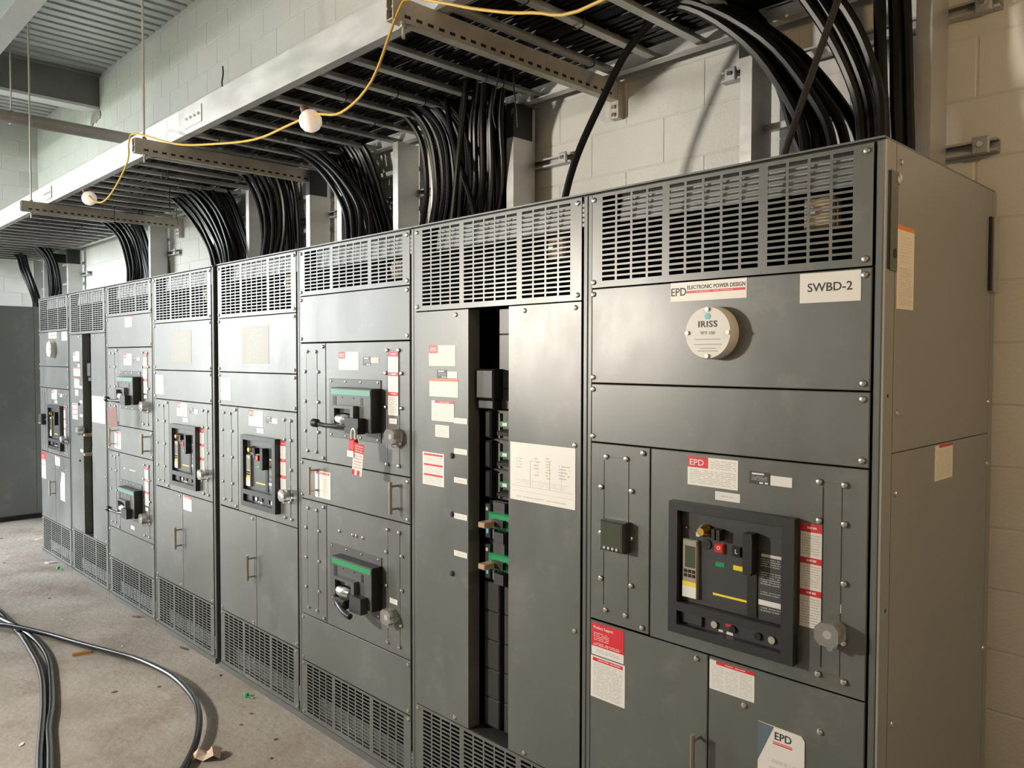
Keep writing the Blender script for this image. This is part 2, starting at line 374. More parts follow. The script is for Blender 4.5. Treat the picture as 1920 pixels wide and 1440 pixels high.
# roof steel
bs = MB()
def ibeam(mb, along, c, half, z0, z1, a0, a1, tf=.016, tw=.012):
    pts = [(c - half, z0), (c + half, z0), (c + half, z0 + tf), (c + tw / 2, z0 + tf), (c + tw / 2, z1 - tf), (c + half, z1 - tf), (c + half, z1), (c - half, z1), (c - half, z1 - tf), (c - tw / 2, z1 - tf), (c - tw / 2, z0 + tf), (c - half, z0 + tf)]
    return mb.prism(pts, a0, a1, along)
rb = empty('roof_beam', (0, 0, 0), 'dark painted steel roof beam bearing on the block wall below the deck', 'beam')
MB().box(-1.43, -1.39, YF, YB + .02, 4.53, 4.86).build('web', 'beam_paint', rb)
MB().box(-1.56, -1.38, YF, YB + .02, 4.50, 4.53).build('bottom_flange', 'girder_paint', rb)  # paler than the web: light on the flange is painted into its colour
MB().box(-1.50, -1.32, YF, YB + .02, 4.855, 4.87).build('top_flange', 'beam_paint', rb)
gb = ibeam(MB(), 'x', -.34, .085, 4.42, 4.86, XL, XR).build('roof_girder', 'girder_paint')
tag(gb, 'pale painted steel girder running along the room under the deck', 'beam')
# mortar pocket where the beam end bears on the wall
mp = [(-1.62, 4.50), (-1.36, 4.49), (-1.33, 4.44), (-1.37, 4.40), (-1.44, 4.41), (-1.50, 4.38), (-1.57, 4.40), (-1.64, 4.36), (-1.68, 4.42)]
tag(MB().prism(mp, YB - .012, YB, 'y').build('mortar_patch', 'floor'), 'rough grey mortar patch under the roof beam end', 'mortar')
cd = empty('steel_conduit', (0, 0, 0), 'long tan steel pipe running toward the wall above the cable tray', 'pipe')
MB().tube([(0, YF + .02, 3.88), (0, YB, 3.88)], .056, 16, smooth=False).build('pipe', 'conduit_steel', cd, True)
for yy in (-.19, -2.6):
    MB().lathe([(.0565, -.012), (.062, -.012), (.062, .012), (.0565, .012)], (0, yy, 3.88), 'y', 20).build('clamp', 'strut_steel', cd)
    MB().tube([(0, yy, 3.94), (0, yy, ZC)], .006, 8, smooth=False).build('hanger_rod', 'strut_steel', cd)

# ------------------------------------------------------------------ switchgear sections
SW = .9144; SD = .888; ZT = 2.30
screw_me = MB().lathe([(.0085, 0), (.0085, -.002), (.0062, -.0055), (.0024, -.0065)], (0, 0, 0), 'y', 12).mesh('screw', 'screw', True)
def screws(root, pts, y=-.006):
    for u, z in pts: put(screw_me, 'screw', (u, y, z), root)
_gr = {}
def grille(root, z0, z1, name='vent_grille'):
    """sheet metal vent panel with three groups of punched slots, one connected mesh"""
    key = (round(z0, 3), round(z1, 3))
    if key not in _gr:
        u0, u1 = .022, .890
        xs = [u0]
        for a, b, nn in ((.062, .287, 4), (.312, .593, 5), (.619, .842, 4)):
            w = (b - a + .008) / nn
            for i in range(nn): xs += [a + i * w, a + i * w + w - .008]
        xs.append(u1)
        za, zb = z0 + .017, z1 - .008; rows = max(3, round((zb - za) / .0163)); p = (zb - za) / rows
        zs = [z0]
        for i in range(rows): zs += [za + i * p + .003, za + (i + 1) * p - .003]
        zs.append(z1)
        bm = bmesh.new(); V = {}
        for i, a in enumerate(xs):
            for j, b in enumerate(zs): V[i, j] = bm.verts.new((a, -.006, b))
        for i in range(len(xs) - 1):
            for j in range(len(zs) - 1):
                if i % 2 == 1 and j % 2 == 1: continue
                bm.faces.new((V[i, j], V[i + 1, j], V[i + 1, j + 1], V[i, j + 1]))
        ext = bmesh.ops.extrude_face_region(bm, geom=bm.faces[:])
        for e in ext['geom']:
            if isinstance(e, bmesh.types.BMVert): e.co.y += .0035
        bmesh.ops.recalc_face_normals(bm, faces=bm.faces)
        me = bpy.data.meshes.new('vent_grille'); bm.to_mesh(me); bm.free(); me.materials.append(MATS['paint']); _gr[key] = me
    return put(_gr[key], name, (0, 0, 0), root)
def panel(root, u0, u1, z0, z1, name='front_panel', y=-.006, mat='paint'):
    return MB().plate(u0, u1, y, -.001, z0, z1, .002).build(name, mat, root)
def sticker(root, u0, u1, z0, z1, mat, name='label', y=-.0062, t=.0007):
    return MB().box(u0, u1, y - t, y, z0, z1).build(name, mat, root)
def cover_strip(root, u0, u1, z0, z1):
    st = MB().plate(u0, u1, -.0078, -.006, z0, z1, .0008).build('cover_strip', 'paint', root)
    MB().box(u0 - .0045, u0 - .001, -.0066, -.006, z0 + .012, z1 - .012).build('slot', 'black', st)  # black line paints in the recess shadow along the strip's left edge
def bar_handle(parent, u, z0, z1):
    h = MB().tube([(u, -.045, z0), (u, -.045, z1)], .0072, 12, smooth=False).build('handle', 'handle_metal', parent, True)
    L = z1 - z0
    for z in (z0 + L * .14, z1 - L * .14): MB().tube([(u, -.006, z), (u, -.045, z)], .005, 10, smooth=False).build('handle_post', 'handle_metal', parent if parent.parent is None else parent.parent, True)
    return h
def lock_cover(root, u, z, s=1.0):
    lk = MB().cyl((u, z), .011 * s, -.045, -.006, 'y', 14).build('key_lock', 'chrome', root, True)
    c = .013 * s; w = .030 * s; h = .028 * s
    oc = [(u - w + c, z - h), (u + w - c, z - h), (u + w, z - h + c), (u + w, z + h - c), (u + w - c, z + h), (u - w + c, z + h), (u - w, z + h - c), (u - w, z - h + c)]
    bm = MB().prism(oc, -.052, -.0065, 'y')
    bm.build('clear_cover', 'clear_plastic', lk)
    MB().cyl((u + .004, z - h - .006), .008 * s, -.040, -.012, 'y', 10).build('cover_tab', 'clear_plastic', lk)
    return lk
def section(name, x0, label, group):
    root = empty(name, (x0, 0, 0), label, 'switchgear', group)
    # sheet metal enclosure, open at the front
    o = MB().add([(.002, .004, .004), (SW - .002, .004, .004), (SW - .002, SD, .004), (.002, SD, .004), (.002, .004, ZT - .006), (SW - .002, .004, ZT - .006), (SW - .002, SD, ZT - .006), (.002, SD, ZT - .006)],
                 [(0, 3, 2, 1), (4, 5, 6, 7), (1, 2, 6, 5), (2, 3, 7, 6), (3, 0, 4, 7)]).build('enclosure', ['paint_frame', 'cavity_shade'], root)
    sm = o.modifiers.new('sheet', 'SOLIDIFY'); sm.thickness = .003; sm.offset = -1; sm.material_offset = 1; sm.material_offset_rim = 1
    for a, b in ((.001, .0195), (.8945, SW - .001)):
        MB().plate(a, b, -.002, .05, .03, ZT - .008, .003).build('upright', 'paint_frame', root)
    MB().box(.001, SW - .001, -.010, .05, 0, .031).build('base_channel', 'paint_frame', root)
    MB().box(0, SW, -.006, SD + .002, ZT - .005, ZT).build('top_cover', 'paint_frame', root)
    # something to catch the light just behind the slots
    MB().prism([(.035, ZT - .10), (.045, ZT - .012), (.048, ZT - .012), (.038, ZT - .10)], .10, .872, 'x').build('inner_baffle', 'galvanised', root)
    MB().prism([(.040, .045), (.036, .125), (.039, .125), (.043, .045)], .10, .872, 'x').build('inner_baffle', 'galvanised', root)
    fb = MB().plate(.695, .775, .040, .085, 2.11, 2.185, .006).build('fuse_block', 'fuse_block', root)
    MB().cyl((.722, 2.152), .011, .028, .042, 'y', 12).build('fuse_stud', 'chrome', fb)
    return root
def corner_screws(root, z0, z1, inset=.017):
    screws(root, [(.029, z0 + inset), (.874, z0 + inset), (.029, z1 - inset), (.874, z1 - inset)])

def narrow_door(root, z0, z1, u1=.2495):
    panel(root, .022, u1, z0, z1, 'narrow_door')
    cover_strip(root, .078, .172, z0 + .042, z1 - .040)
    H = z1 - z0; c0 = z0 + .04; c1 = z1 - .04
    zs = [c0 + (c1 - c0) * t for t in (.0, .2, .5, .8, 1)]
    pts = [(.085, zs[0]), (.163, zs[0]), (.085, zs[4]), (.163, zs[4])]
    for z in zs[1:4]: pts += [(.065, z), (.184, z)]
    screws(root, pts + [(.226, z0 + .017), (.226, z1 - .017)], -.008)

def acb(root, near=True):
    """draw-out air circuit breaker in its bezel: u .336-.722, z .983-1.364"""
    br = MB().box(.367, .682, -.010, -.002, 1.076, 1.338).build('circuit_breaker', 'breaker_face', root)
    B = MB()
    y0, y1 = -.034, -.0065
    o = [(.337, .984), (.718, .984), (.718, 1.364), (.337, 1.364)]
    # bezel ring with two windows: upper (breaker) and lower (strip)
    xs = [.337, .366, .684, .718]; zs = [.984, 1.010, 1.050, 1.075, 1.339, 1.364]
    bm = bmesh.new(); V = {}
    for i, a in enumerate(xs):
        for j, b in enumerate(zs): V[i, j] = bm.verts.new((a, y0, b))
    for i in range(3):
        for j in range(5):
            if i == 1 and j in (1, 3): continue
            bm.faces.new((V[i, j], V[i + 1, j], V[i + 1, j + 1], V[i, j + 1]))
    ext = bmesh.ops.extrude_face_region(bm, geom=bm.faces[:])
    for e in ext['geom']:
        if isinstance(e, bmesh.types.BMVert): e.co.y += (y1 - y0)
    bmesh.ops.recalc_face_normals(bm, faces=bm.faces)
    me = bpy.data.meshes.new('bezel'); bm.to_mesh(me); bm.free(); me.materials.append(MATS['bezel_plastic']); put(me, 'bezel', (0, 0, 0), br)
    MB().box(.367, .683, -.0105, -.003, 1.009, 1.051).build('racking_strip', 'dark_plastic', br)
    y = -.010
    MB().plate(.376, .425, y - .012, y, 1.090, 1.258, .003).build('control_unit', 'control_unit', br)
    MB().box(.386, .419, y - .0128, y - .0118, 1.178, 1.240).build('display', 'lcd', br)
    MB().box(.378, .423, y - .0128, y - .0118, 1.125, 1.137).build('warning_band', 'yellow', br)
    MB().box(.378, .423, y - .0128, y - .0118, 1.092, 1.1245).build('rating_plug', 'label_white', br)
    for i in range(3):
        for j in range(2):
            MB().plate(.382 + i * .0135, .392 + i * .0135, y - .0145, y - .012, 1.150 + j * .0125, 1.1595 + j * .0125, .0015).build('key', 'black', br)
    MB().lathe([(.018, -.004), (.018, -.016), (.012, -.030), (.011, -.034)], (.449, y, 1.291), 'y', 20).build('key_switch', 'brass', br, True)
    MB().cyl((.449, 1.252), .015, y - .004, y, 'y', 18).build('lock_port', 'black', br)
    for uu in (.484, .499): MB().box(uu - .005, uu + .005, y - .026, y, 1.272, 1.302).build('padlock_tab', 'black', br)
    MB().plate(.478, .506, y - .010, y, 1.234, 1.262, .003).build('push_button', 'red_plastic', br)
    MB().plate(.532, .560, y - .010, y, 1.234, 1.262, .003).build('push_button', 'black_gloss', br)
    MB().box(.478, .506, y - .001, y, 1.195, 1.208).build('indicator', 'green', br)
    MB().box(.533, .561, y - .001, y, 1.195, 1.208).build('indicator', 'yellow', br)
    MB().box(.471, .575, y - .0015, y, 1.113, 1.119).build('yellow_line', 'yellow', br)
    MB().box(.577, .605, y - .004, y - .001, 1.079, 1.200).build('handle_recess', 'black', br)
    MB().prism([(.578, 1.308), (.604, 1.308), (.606, 1.292), (.606, 1.207), (.600, 1.196), (.580, 1.200)], y - .034, y - .002, 'y').build('charging_handle', 'black', br)
    MB().box(.609, .677, y - .001, y, 1.100, 1.300).build('rating_text', 'lab_breaker_text', br)
    MB().cyl((.385, 1.290), .003, y - .006, y, 'y', 8).build('reset_button', 'red_plastic', br)
    MB().box(.414, .426, y - .001, y, 1.268, 1.280).build('mode_label', 'label_white', br)
    # racking strip details
    s = -.0105
    MB().plate(.372, .442, s - .008, s, 1.014, 1.047, .003).build('shutter', 'dark_plastic', br)
    for uu, m in ((.478, 'chrome'), (.535, 'black_gloss'), (.610, 'black_gloss'), (.650, 'chrome')):
        MB().cyl((uu, 1.031), .010, s - .006, s, 'y', 14).build('racking_port', m, br)
    MB().box(.512, .530, s - .001, s, 1.034, 1.046).build('position_flag', 'red', br)
    MB().box(.490, .504, s - .001, s, 1.014, 1.020).build('position_mark', 'label_white', br)
    MB().box(.515, .535, s - .001, s, 1.012, 1.020).build('position_mark', 'label_white', br)
    if near:
        text('O', .492, y - .0102, 1.249, .014, 'label_white', br); text('L', .546, y - .0102, 1.248, .016, 'label_white', br)
    return br
def acb_door_labels(root, plate_mat, near):
    np_ = sticker(root, .382, .542, 1.413, 1.495, plate_mat, 'nameplate')
    text('EPD', .4115, -.0071, 1.4775, .024, 'label_white', np_, 1.15)
    sticker(root, .576, .635, 1.438, 1.471, 'lab_blackplate', 'rating_plate')
    sticker(root, .637, .697, 1.439, 1.465, 'label_white', 'blank_label')
    sticker(root, .472, .549, 1.380, 1.404, 'lab_small', 'circuit_label')
    sticker(root, .722, .778, 1.087, 1.353, 'lab_danger3', 'danger_label')
    sticker(root, .783, .829, 1.142, 1.164, 'lab_small', 'lock_label')
    cover_strip(root, .782, .827, .982, 1.464)
    screws(root, [(.770, 1.463), (.771, 1.365), (.773, .975), (.834, 1.462), (.835, 1.365), (.836, 1.218), (.837, 1.070), (.839, .973)], -.008)
    lock_cover(root, .812, 1.094)

def main_section(name, x0, label, group, near):
    r = section(name, x0, label, group)
    grille(r, 1.996, 2.288); corner_screws(r, 1.996, 2.288)
    panel(r, .022, .890, 1.696, 1.992); corner_screws(r, 1.696, 1.992)
    panel(r, .022, .890, 1.509, 1.692); corner_screws(r, 1.509, 1.692)
    narrow_door(r, .941, 1.505)
    panel(r, .2535, .890, .939, 1.505, 'breaker_door')
    acb(r, near); acb_door_labels(r, 'lab_nameplate', near)
    # multifunction meter
    m = MB().plate(.086, .180, -.042, -.006, 1.178, 1.272, .006).build('power_meter', 'dark_plastic', r)
    MB().box(.096, .170, -.0428, -.0418, 1.200, 1.262).build('display', 'lcd', m)
    for i in range(4): MB().cyl((.108 + i * .016, 1.189), .0045, -.046, -.042, 'y', 10).build('meter_button', 'label_grey', m)
    # infrared inspection window
    iw = MB().lathe([(.073, 0), (.073, -.034), (.070, -.040), (.0, -.0405)], (.467, -.006, 1.844), 'y', 48).build('inspection_window', 'label_white', r, True)
    iw['label'] = 'round white inspection window cover'
    if near:
        text('IRISS', .467, -.047, 1.867, .024, 'ink', iw, 1.15, space=1.1)
        text('VPT-100', .467, -.047, 1.843, .013, 'ink_faint', iw)
        for k, (zz, w) in enumerate(((1.826, .08), (1.812, .085), (1.801, .05), (1.794, .06))):
            MB().box(.467 - w / 2, .467 + w / 2, -.0472, -.0468, zz - .0012, zz + .0012).build('print_line', 'ink_faint', iw)
        MB().lathe([(.007, 0), (.0095, 0), (.0095, -.0008), (.007, -.0008)], (.467, -.0466, 1.889), 'y', 6).build('logo', 'teal', iw)
    for a in range(4):
        ang = a * math.pi / 2; MB().cyl((.467 + .064 * math.cos(ang), 1.844 + .064 * math.sin(ang)), .006, -.051, -.046, 'y', 10).build('cover_screw', 'chrome', iw)
    ep = sticker(r, .319, .562, 1.937, 1.991, 'lab_epdplate', 'maker_plate')
    if near:
        text('EPD', .346, -.0071, 1.963, .032, 'ink', ep, .95)
        text('ELECTRONIC POWER DESIGN', .4665, -.0071, 1.9745, .0155, 'ink', ep, .88)
    sb = sticker(r, .711, .865, 1.914, 1.9885, 'label_white', 'designation_plate')
    if near: text('SWBD-2', .788, -.0071, 1.951, .030, 'ink', sb, 1.05)
    # lower doors
    dl = panel(r, .022, .4535, .342, .935, 'door'); dr = panel(r, .457, .890, .342, .935, 'door')
    bar_handle(dl, .430, .575, .712)
    screws(r, [(.417, .916), (.568, .828), (.780, .827), (.417, .360), (.040, .360), (.874, .360)])
    su = sticker(r, .028, .157, .826, .929, 'lab_support', 'support_label')
    if near: text('Product Support', .036, -.0071, .915, .013, 'label_white', su, .9, 'LEFT')
    sticker(r, .025, .162, .688, .822, 'lab_warn', 'warning_label')
    sticker(r, .460, .598, .844, .927, 'lab_warn_cols', 'danger_label')
    dc = MB().prism([(.611, .56), (.741, .56), (.741, .788), (.732, .799), (.611, .801)], -.0085, -.006, 'y').build('document_pouch', 'lab_doc', r)
    MB().prism([(.611, .696), (.656, .799), (.611, .8005)], -.0092, -.0085, 'y').build('blue_corner', 'doc_blue', dc)
    if near:
        text('EPD', .682, -.0089, .776, .028, 'ink', dc)
    MB().box(.654, .708, -.0089, -.0085, .754, .757).build('red_line', 'red', dc)
    MB().box(.654, .708, -.0089, -.0085, .759, .761).build('red_line', 'red', dc)
    grille(r, .034, .338); corner_screws(r, .034, .338, .014)
    return r
def acb_section(name, x0, label, group, near):
    r = section(name, x0, label, group)
    grille(r, 1.996, 2.288); corner_screws(r, 1.996, 2.288)
    panel(r, .022, .890, 1.696, 1.992); corner_screws(r, 1.696, 1.992)
    panel(r, .022, .890, 1.509, 1.692); corner_screws(r, 1.509, 1.692)
    narrow_door(r, .941, 1.505)
    panel(r, .2535, .890, .939, 1.505, 'breaker_door')
    acb(r, near); acb_door_labels(r, 'lab_nameplate_cream', near)
    sticker(r, .308, .612, 1.742, 1.940, 'lab_note', 'instruction_sheet')
    sticker(r, .045, .170, 1.537, 1.662, 'lab_text', 'warning_label')
    dl = panel(r, .022, .4535, .342, .935, 'door'); panel(r, .457, .890, .342, .935, 'door')
    bar_handle(dl, .430, .592, .728)
    screws(r, [(.417, .916), (.417, .360), (.040, .360), (.874, .360)])
    if not near: sticker(r, .462, .590, .84, .925, 'lab_warn_cols', 'danger_label')
    grille(r, .034, .338); corner_screws(r, .034, .338, .014)
    return r
def mccb(root, z0, stripe, pos):
    """moulded case breaker with rotary operator on its plate; z0 bottom of the plate"""
    pl = MB().plate(.281, .691, -.010, -.006, z0, z0 + .268, .0015).build('circuit_breaker', 'mccb_face', root)
    for du in (.02, .14, .26, .39):
        for dz in (.012, .256): put(screw_me, 'screw', (.281 + du, -.010, z0 + dz), pl).scale = (.6, .6, .6)
    b0 = z0 + .045; b1 = z0 + .232
    MB().box(.334, .650, -.058, -.010, b0, b1).build('case', 'black', pl)
    MB().plate(.336, .648, -.062, -.057, b0 + .002, b1 - .002, .002).build('face', 'mccb_face', pl)
    MB().box(.340, .644, -.0632, -.0618, b1 - .030, b1 - .008).build('top_stripe', stripe, pl)
    MB().box(.356, .382, -.0632, -.0618, b0 + .075, b1 - .038).build('trip_window', 'black', pl)
    MB().box(.356, .386, -.0632, -.0618, b0 + .012, b0 + .072).build('rating_strip', 'label_white', pl)
    MB().box(.357, .385, -.0636, -.0630, b0 + .024, b0 + .034).build('yellow_mark', 'yellow', pl)
    MB().box(.572, .590, -.0632, -.0618, b1 - .072, b1 - .040).build('indicator', 'black', pl)
    for uu in (.432, .520): MB().cyl((uu, b1 - .042), .004, -.0632, -.0618, 'y', 8).build('mounting_hole', 'black', pl)
    # operator housing: frame with drum and lever
    MB().prism([(.392, b0 + .005), (.402, b0 + .005), (.402, b0 + .098), (.528, b0 + .098), (.528, b0 + .005), (.552, b0 + .005), (.552, b0 + .112), (.392, b0 + .112)], -.086, -.062, 'y').build('operator_frame', 'mccb_face', pl)
    MB().box(.402, .528, -.0635, -.0618, b0 + .005, b0 + .098).build('operator_recess', 'black', pl)
    MB().lathe([(.010, -.052), (.026, -.046), (.031, -.02), (.031, .02), (.026, .046), (.010, .052)], (.465, -.068, b0 + .050), 'x', 18).build('drum', 'chrome', pl, True)
    if pos == 'left':
        MB().tube([(.545, -.085, b0 + .028), (.46, -.098, b0 + .022), (.36, -.105, b0 + .020), (.300, -.110, b0 + .026)], .0105, 10).build('lever', 'black_gloss', pl, True)
        MB().lathe([(.010, -.026), (.019, -.018), (.019, .010), (.012, .020)], (.290, -.111, b0 + .027), 'x', 12).build('lever_knob', 'black', pl, True)
        MB().box(.505, .610, -.100, -.062, b0 - .004, b0 + .062).build('lock_block', 'black', pl)
    else:
        MB().tube([(.395, -.080, b0 + .020), (.46, -.105, b0 + .004), (.53, -.118, b0 - .016), (.575, -.120, b0 - .022)], .013, 10).build('lever', 'black_gloss', pl, True)
        MB().plate(.430, .505, -.110, -.080, b0 - .012, b0 + .026, .006).build('lever_grip', 'black', pl)
        MB().box(.535, .620, -.098, -.062, b0 - .012, b0 + .058).build('lock_block', 'dark_plastic', pl)
    for ch in pl.children: ch.location.x += 0 if ch.name.startswith('screw') else .045
    return pl
def mccb_section(name, x0, label, group, near):
    r = section(name, x0, label, group)
    grille(r, 2.070, 2.288); corner_screws(r, 2.070, 2.288)
    panel(r, .022, .890, 1.847, 2.066); corner_screws(r, 1.847, 2.066)
    narrow_door(r, 1.289, 1.842, .2455); panel(r, .2495, .890, 1.289, 1.842, 'breaker_door')
    mp_ = panel(r, .022, .890, 1.096, 1.285); corner_screws(r, 1.096, 1.285)
    narrow_door(r, .534, 1.092, .2455); panel(r, .2495, .890, .534, 1.092, 'breaker_door')
    panel(r, .022, .890, .304, .530); corner_screws(r, .304, .530)
    grille(r, .034, .300); corner_screws(r, .034, .300, .014)
    if near:
        mccb(r, 1.411, 'green_pale', 'left'); mccb(r, .655, 'green', 'right')
    else:
        mccb(r, 1.411, 'green_pale', 'left'); mccb(r, .640, 'green_pale', 'left')
    np_ = sticker(r, .360, .521, 1.720, 1.800, 'lab_nameplate_cream', 'nameplate')
    text('EPD', .387, -.0071, 1.7835, .022, 'label_white', np_)
    sticker(r, .554, .613, 1.741, 1.778, 'lab_blackplate', 'rating_plate'); sticker(r, .612, .673, 1.752, 1.776, 'label_grey', 'blank_label')
    for b, lab in ((1.289, True), (.534, not near)):
        cover_strip(r, .737, .820, b + .038, b + .516)
        if lab: sticker(r, .745, .816, b + .246, b + .511, 'lab_danger3', 'danger_label', y=-.0096)
        sticker(r, .752, .807, b + .211, b + .233, 'lab_small', 'lock_label', y=-.0096)
        screws(r, [(.737, b + .516), (.818, b + .516), (.726, b + .421), (.836, b + .421), (.724, b + .278), (.836, b + .278), (.734, b + .038), (.817, b + .038), (.830, b + .131)], -.009)
        lock_cover(r, .808 if b > 1 else .775, b + .162, 1.1)
    bar_handle(mp_, .165, 1.132, 1.262); bar_handle(mp_, .808, 1.132, 1.264)
    sticker(r, .148, .284, 1.117, 1.243, 'lab_warn', 'warning_label')
    if near: screws(r, [(.36, .985), (.47, .985), (.50, .985), (.55, .985)])
    else:
        sticker(r, .395, .535, 1.985, 2.062, 'lab_warn_cols', 'danger_label')
        for u in (.33, .45, .49, .53): sticker(r, u, u + .03, .985, .993, 'label_white', 'small_label')
        sticker(r, .46, .53, .575, .600, 'label_white', 'blank_label')
    return r
def feeder(root, z0, kind):
    """one plug-in breaker of the distribution stack, height .112"""
    z1 = z0 + .110
    if kind == 'small':
        b = MB().box(.372, .560, .075, .16, z0, z1).build('feeder_breaker', 'dark_plastic', root)
        MB().plate(.372, .405, .045, .075, z0 + .004, z1 - .004, .006).build('side_cover', 'black_gloss', b)
        MB().box(.432, .560, .068, .075, z0 + .004, z1 - .002).build('face', 'mccb_face', b)
        MB().box(.440, .560, .060, .068, z1 - .062, z1 - .042).build('green_stripe', 'green', b)
        MB().box(.455, .480, .058, .061, z1 - .058, z1 - .046).build('window', 'label_white', b)
        MB().prism([(.068, z1 - .070), (.030, z1 - .078), (.032, z1 - .090), (.068, z1 - .096)], .455, .52, 'x').build('toggle', 'black', b)
        MB().tube([(.437, .062, z0 + .006), (.437, .062, z1 - .012)], .006, 8, smooth=False).build('edge_trim', 'chrome', b, True)
    else:
        z1 = z0 + .150
        b = MB().box(.372, .560, .070, .16, z0, z1).build('feeder_breaker', 'dark_plastic', root)
        MB().plate(.374, .404, .045, .072, z0 + .01, z1 - .01, .003).build('trip_unit', 'bezel_plastic', b)
        MB().box(.381, .392, .0440, .0452, z1 - .036, z1 - .024).build('rating_label', 'label_grey', b)
        MB().box(.383, .394, .0440, .0452, z0 + .028, z0 + .060).build('trip_display', 'teal', b)
        MB().box(.408, .470, .055, .070, z1 - .045, z1 - .002).build('terminal_cover', 'mccb_face', b)
        MB().plate(.400, .520, .035, .060, z0 + .052, z0 + .112, .006).build('green_plate', 'green', b)
        MB().box(.440, .500, .018, .036, z0 + .066, z0 + .092).build('toggle_shroud', 'black', b)
        MB().plate(.418, .455, -.030, .030, z0 + .066, z0 + .086, .003).build('toggle', 'copper_toggle', b)
        MB().box(.440, .490, .030, .060, z0 + .004, z0 + .044).build('lower_cover', 'dark_plastic', b)
        MB().tube([(.418, .050, z0 + .012), (.418, .050, z0 + .048)], .005, 8, smooth=False).build('edge_trim', 'chrome', b, True)
    return b
def distribution_section(name, x0, label, group, near):
    r = section(name, x0, label, group)
    grille(r, 1.960, 2.288); corner_screws(r, 1.960, 2.288)
    # left cover is a folded sheet whose edge returns into the slot
    MB().prism([(.022, -.006), (.338, -.006), (.338, .05), (.334, .05), (.334, -.002), (.022, -.002)], .374, 1.955, 'z').build('front_panel', 'paint', r)
    MB().prism([(.555, -.006), (.890, -.006), (.890, -.002), (.558, -.002), (.558, .05), (.555, .05)], .374, 1.955, 'z').build('front_panel', 'paint', r)
    grille(r, .034, .370); corner_screws(r, .034, .370, .014)
    MB().box(.30, .60, .20, .205, .36, 1.96).build('back_plate', 'cavity_shade', r)
    MB().box(.30, .60, .0, .20, .352, .372).build('slot_sill', 'cavity_shade', r)
    # blank fillers and breakers seen through the slot
    for a, b in ((1.862, 1.955), (1.662, 1.860), (1.585, 1.660)): MB().plate(.425, .575, .070, .090, a, b, .002).build('filler_plate', 'mccb_face', r)
    MB().plate(.350, .445, .020, .10, 1.622, 1.733, .006).build('end_block', 'black', r)
    MB().plate(.350, .440, .026, .10, 1.585, 1.619, .004).build('end_block', 'black', r)
    for k in range(3): feeder(r, 1.472 - k * .112, 'small')
    for k in range(2): feeder(r, 1.090 - k * .153, 'large')
    z = .932
    for k in range(5):
        b = MB().plate(.360, .442, .055, .11, z - .108, z, .004).build('filler_plate', 'dark_plastic', r)
        MB().plate(.462, .575, .060, .11, z - .108, z, .004).build('filler_plate', 'dark_plastic', r); z -= .1105
    np_ = sticker(r, .105, .264, 1.743, 1.822, 'lab_nameplate_cream', 'nameplate'); text('EPD', .132, -.0071, 1.806, .022, 'label_white', np_)
    sticker(r, .154, .214, 1.696, 1.728, 'lab_blackplate', 'rating_plate'); sticker(r, .216, .275, 1.697, 1.722, 'label_white', 'blank_label')
    sticker(r, .107, .280, 1.624, 1.693, 'lab_orange', 'warning_label'); sticker(r, .120, .256, 1.529, 1.608, 'lab_warn_cols', 'danger_label')
    sticker(r, .143, .228, 1.467, 1.514, 'lab_text', 'text_label'); sticker(r, .063, .197, 1.273, 1.402, 'lab_danger3_block', 'danger_label')
    for z in (1.526, 1.410, 1.300, 1.163, 1.020): sticker(r, .257, .333, z, z + .021, 'lab_small', 'circuit_label', t=.0012)
    for z in (1.401, 1.177, .948): MB().lathe([(.011, 0), (.011, -.004), (.006, -.009)], (.246, -.006, z), 'y', 16).build('hole_plug', 'dark_plastic', r, True)
    MB().box(.565, .869, -.0075, -.0062, 1.278, 1.480).build('one_line_diagram', 'lab_diagram', r)
    screws(r, [(.268, 1.937), (.634, 1.937), (.866, 1.937), (.866, 1.490), (.259, .392), (.636, .390), (.868, .881), (.868, .400)])
    if not near:
        lk = lock_cover(r, .330, 1.20, 1.2)
    return r
G1 = 'far switchboard line-up'; G2 = 'near switchboard line-up'
main_section('switchgear_main_section', 0.0, 'farthest grey switchgear section, round window cover and power meter, beside the flat grey cabinet', G1, False)
distribution_section('switchgear_distribution_section', .918, 'second farthest grey section with a tall open slot of breakers and white diagram sheet', G1, False)
mccb_section('switchgear_breaker_section', 1.838, 'pale grey section with two lever breakers and a brown tag hanging from the upper', G1, False)
acb_section('switchgear_drawout_section', 2.757, 'grey section left of the dark gap, one bezel-framed breaker and a white instruction sheet', G1, False)
acb_section('switchgear_drawout_section', 3.727, 'grey section right of the dark gap, bright instruction sheet above one framed breaker', G2, True)
mccb_section('switchgear_breaker_section', 4.639, 'grey section with two lever breakers, green stripes and red lockout tags', G2, True)
distribution_section('switchgear_distribution_section', 5.550, 'dark grey section with an open slot showing green toggle breakers beside a large one-line diagram', G2, True)
r8 = main_section('switchgear_main_section', 6.463, 'nearest dark grey switchgear section with SWBD-2 plate and round white window cover', G2, True)
r1 = [o for o in COL.objects if o.name == 'switchgear_main_section'][0]
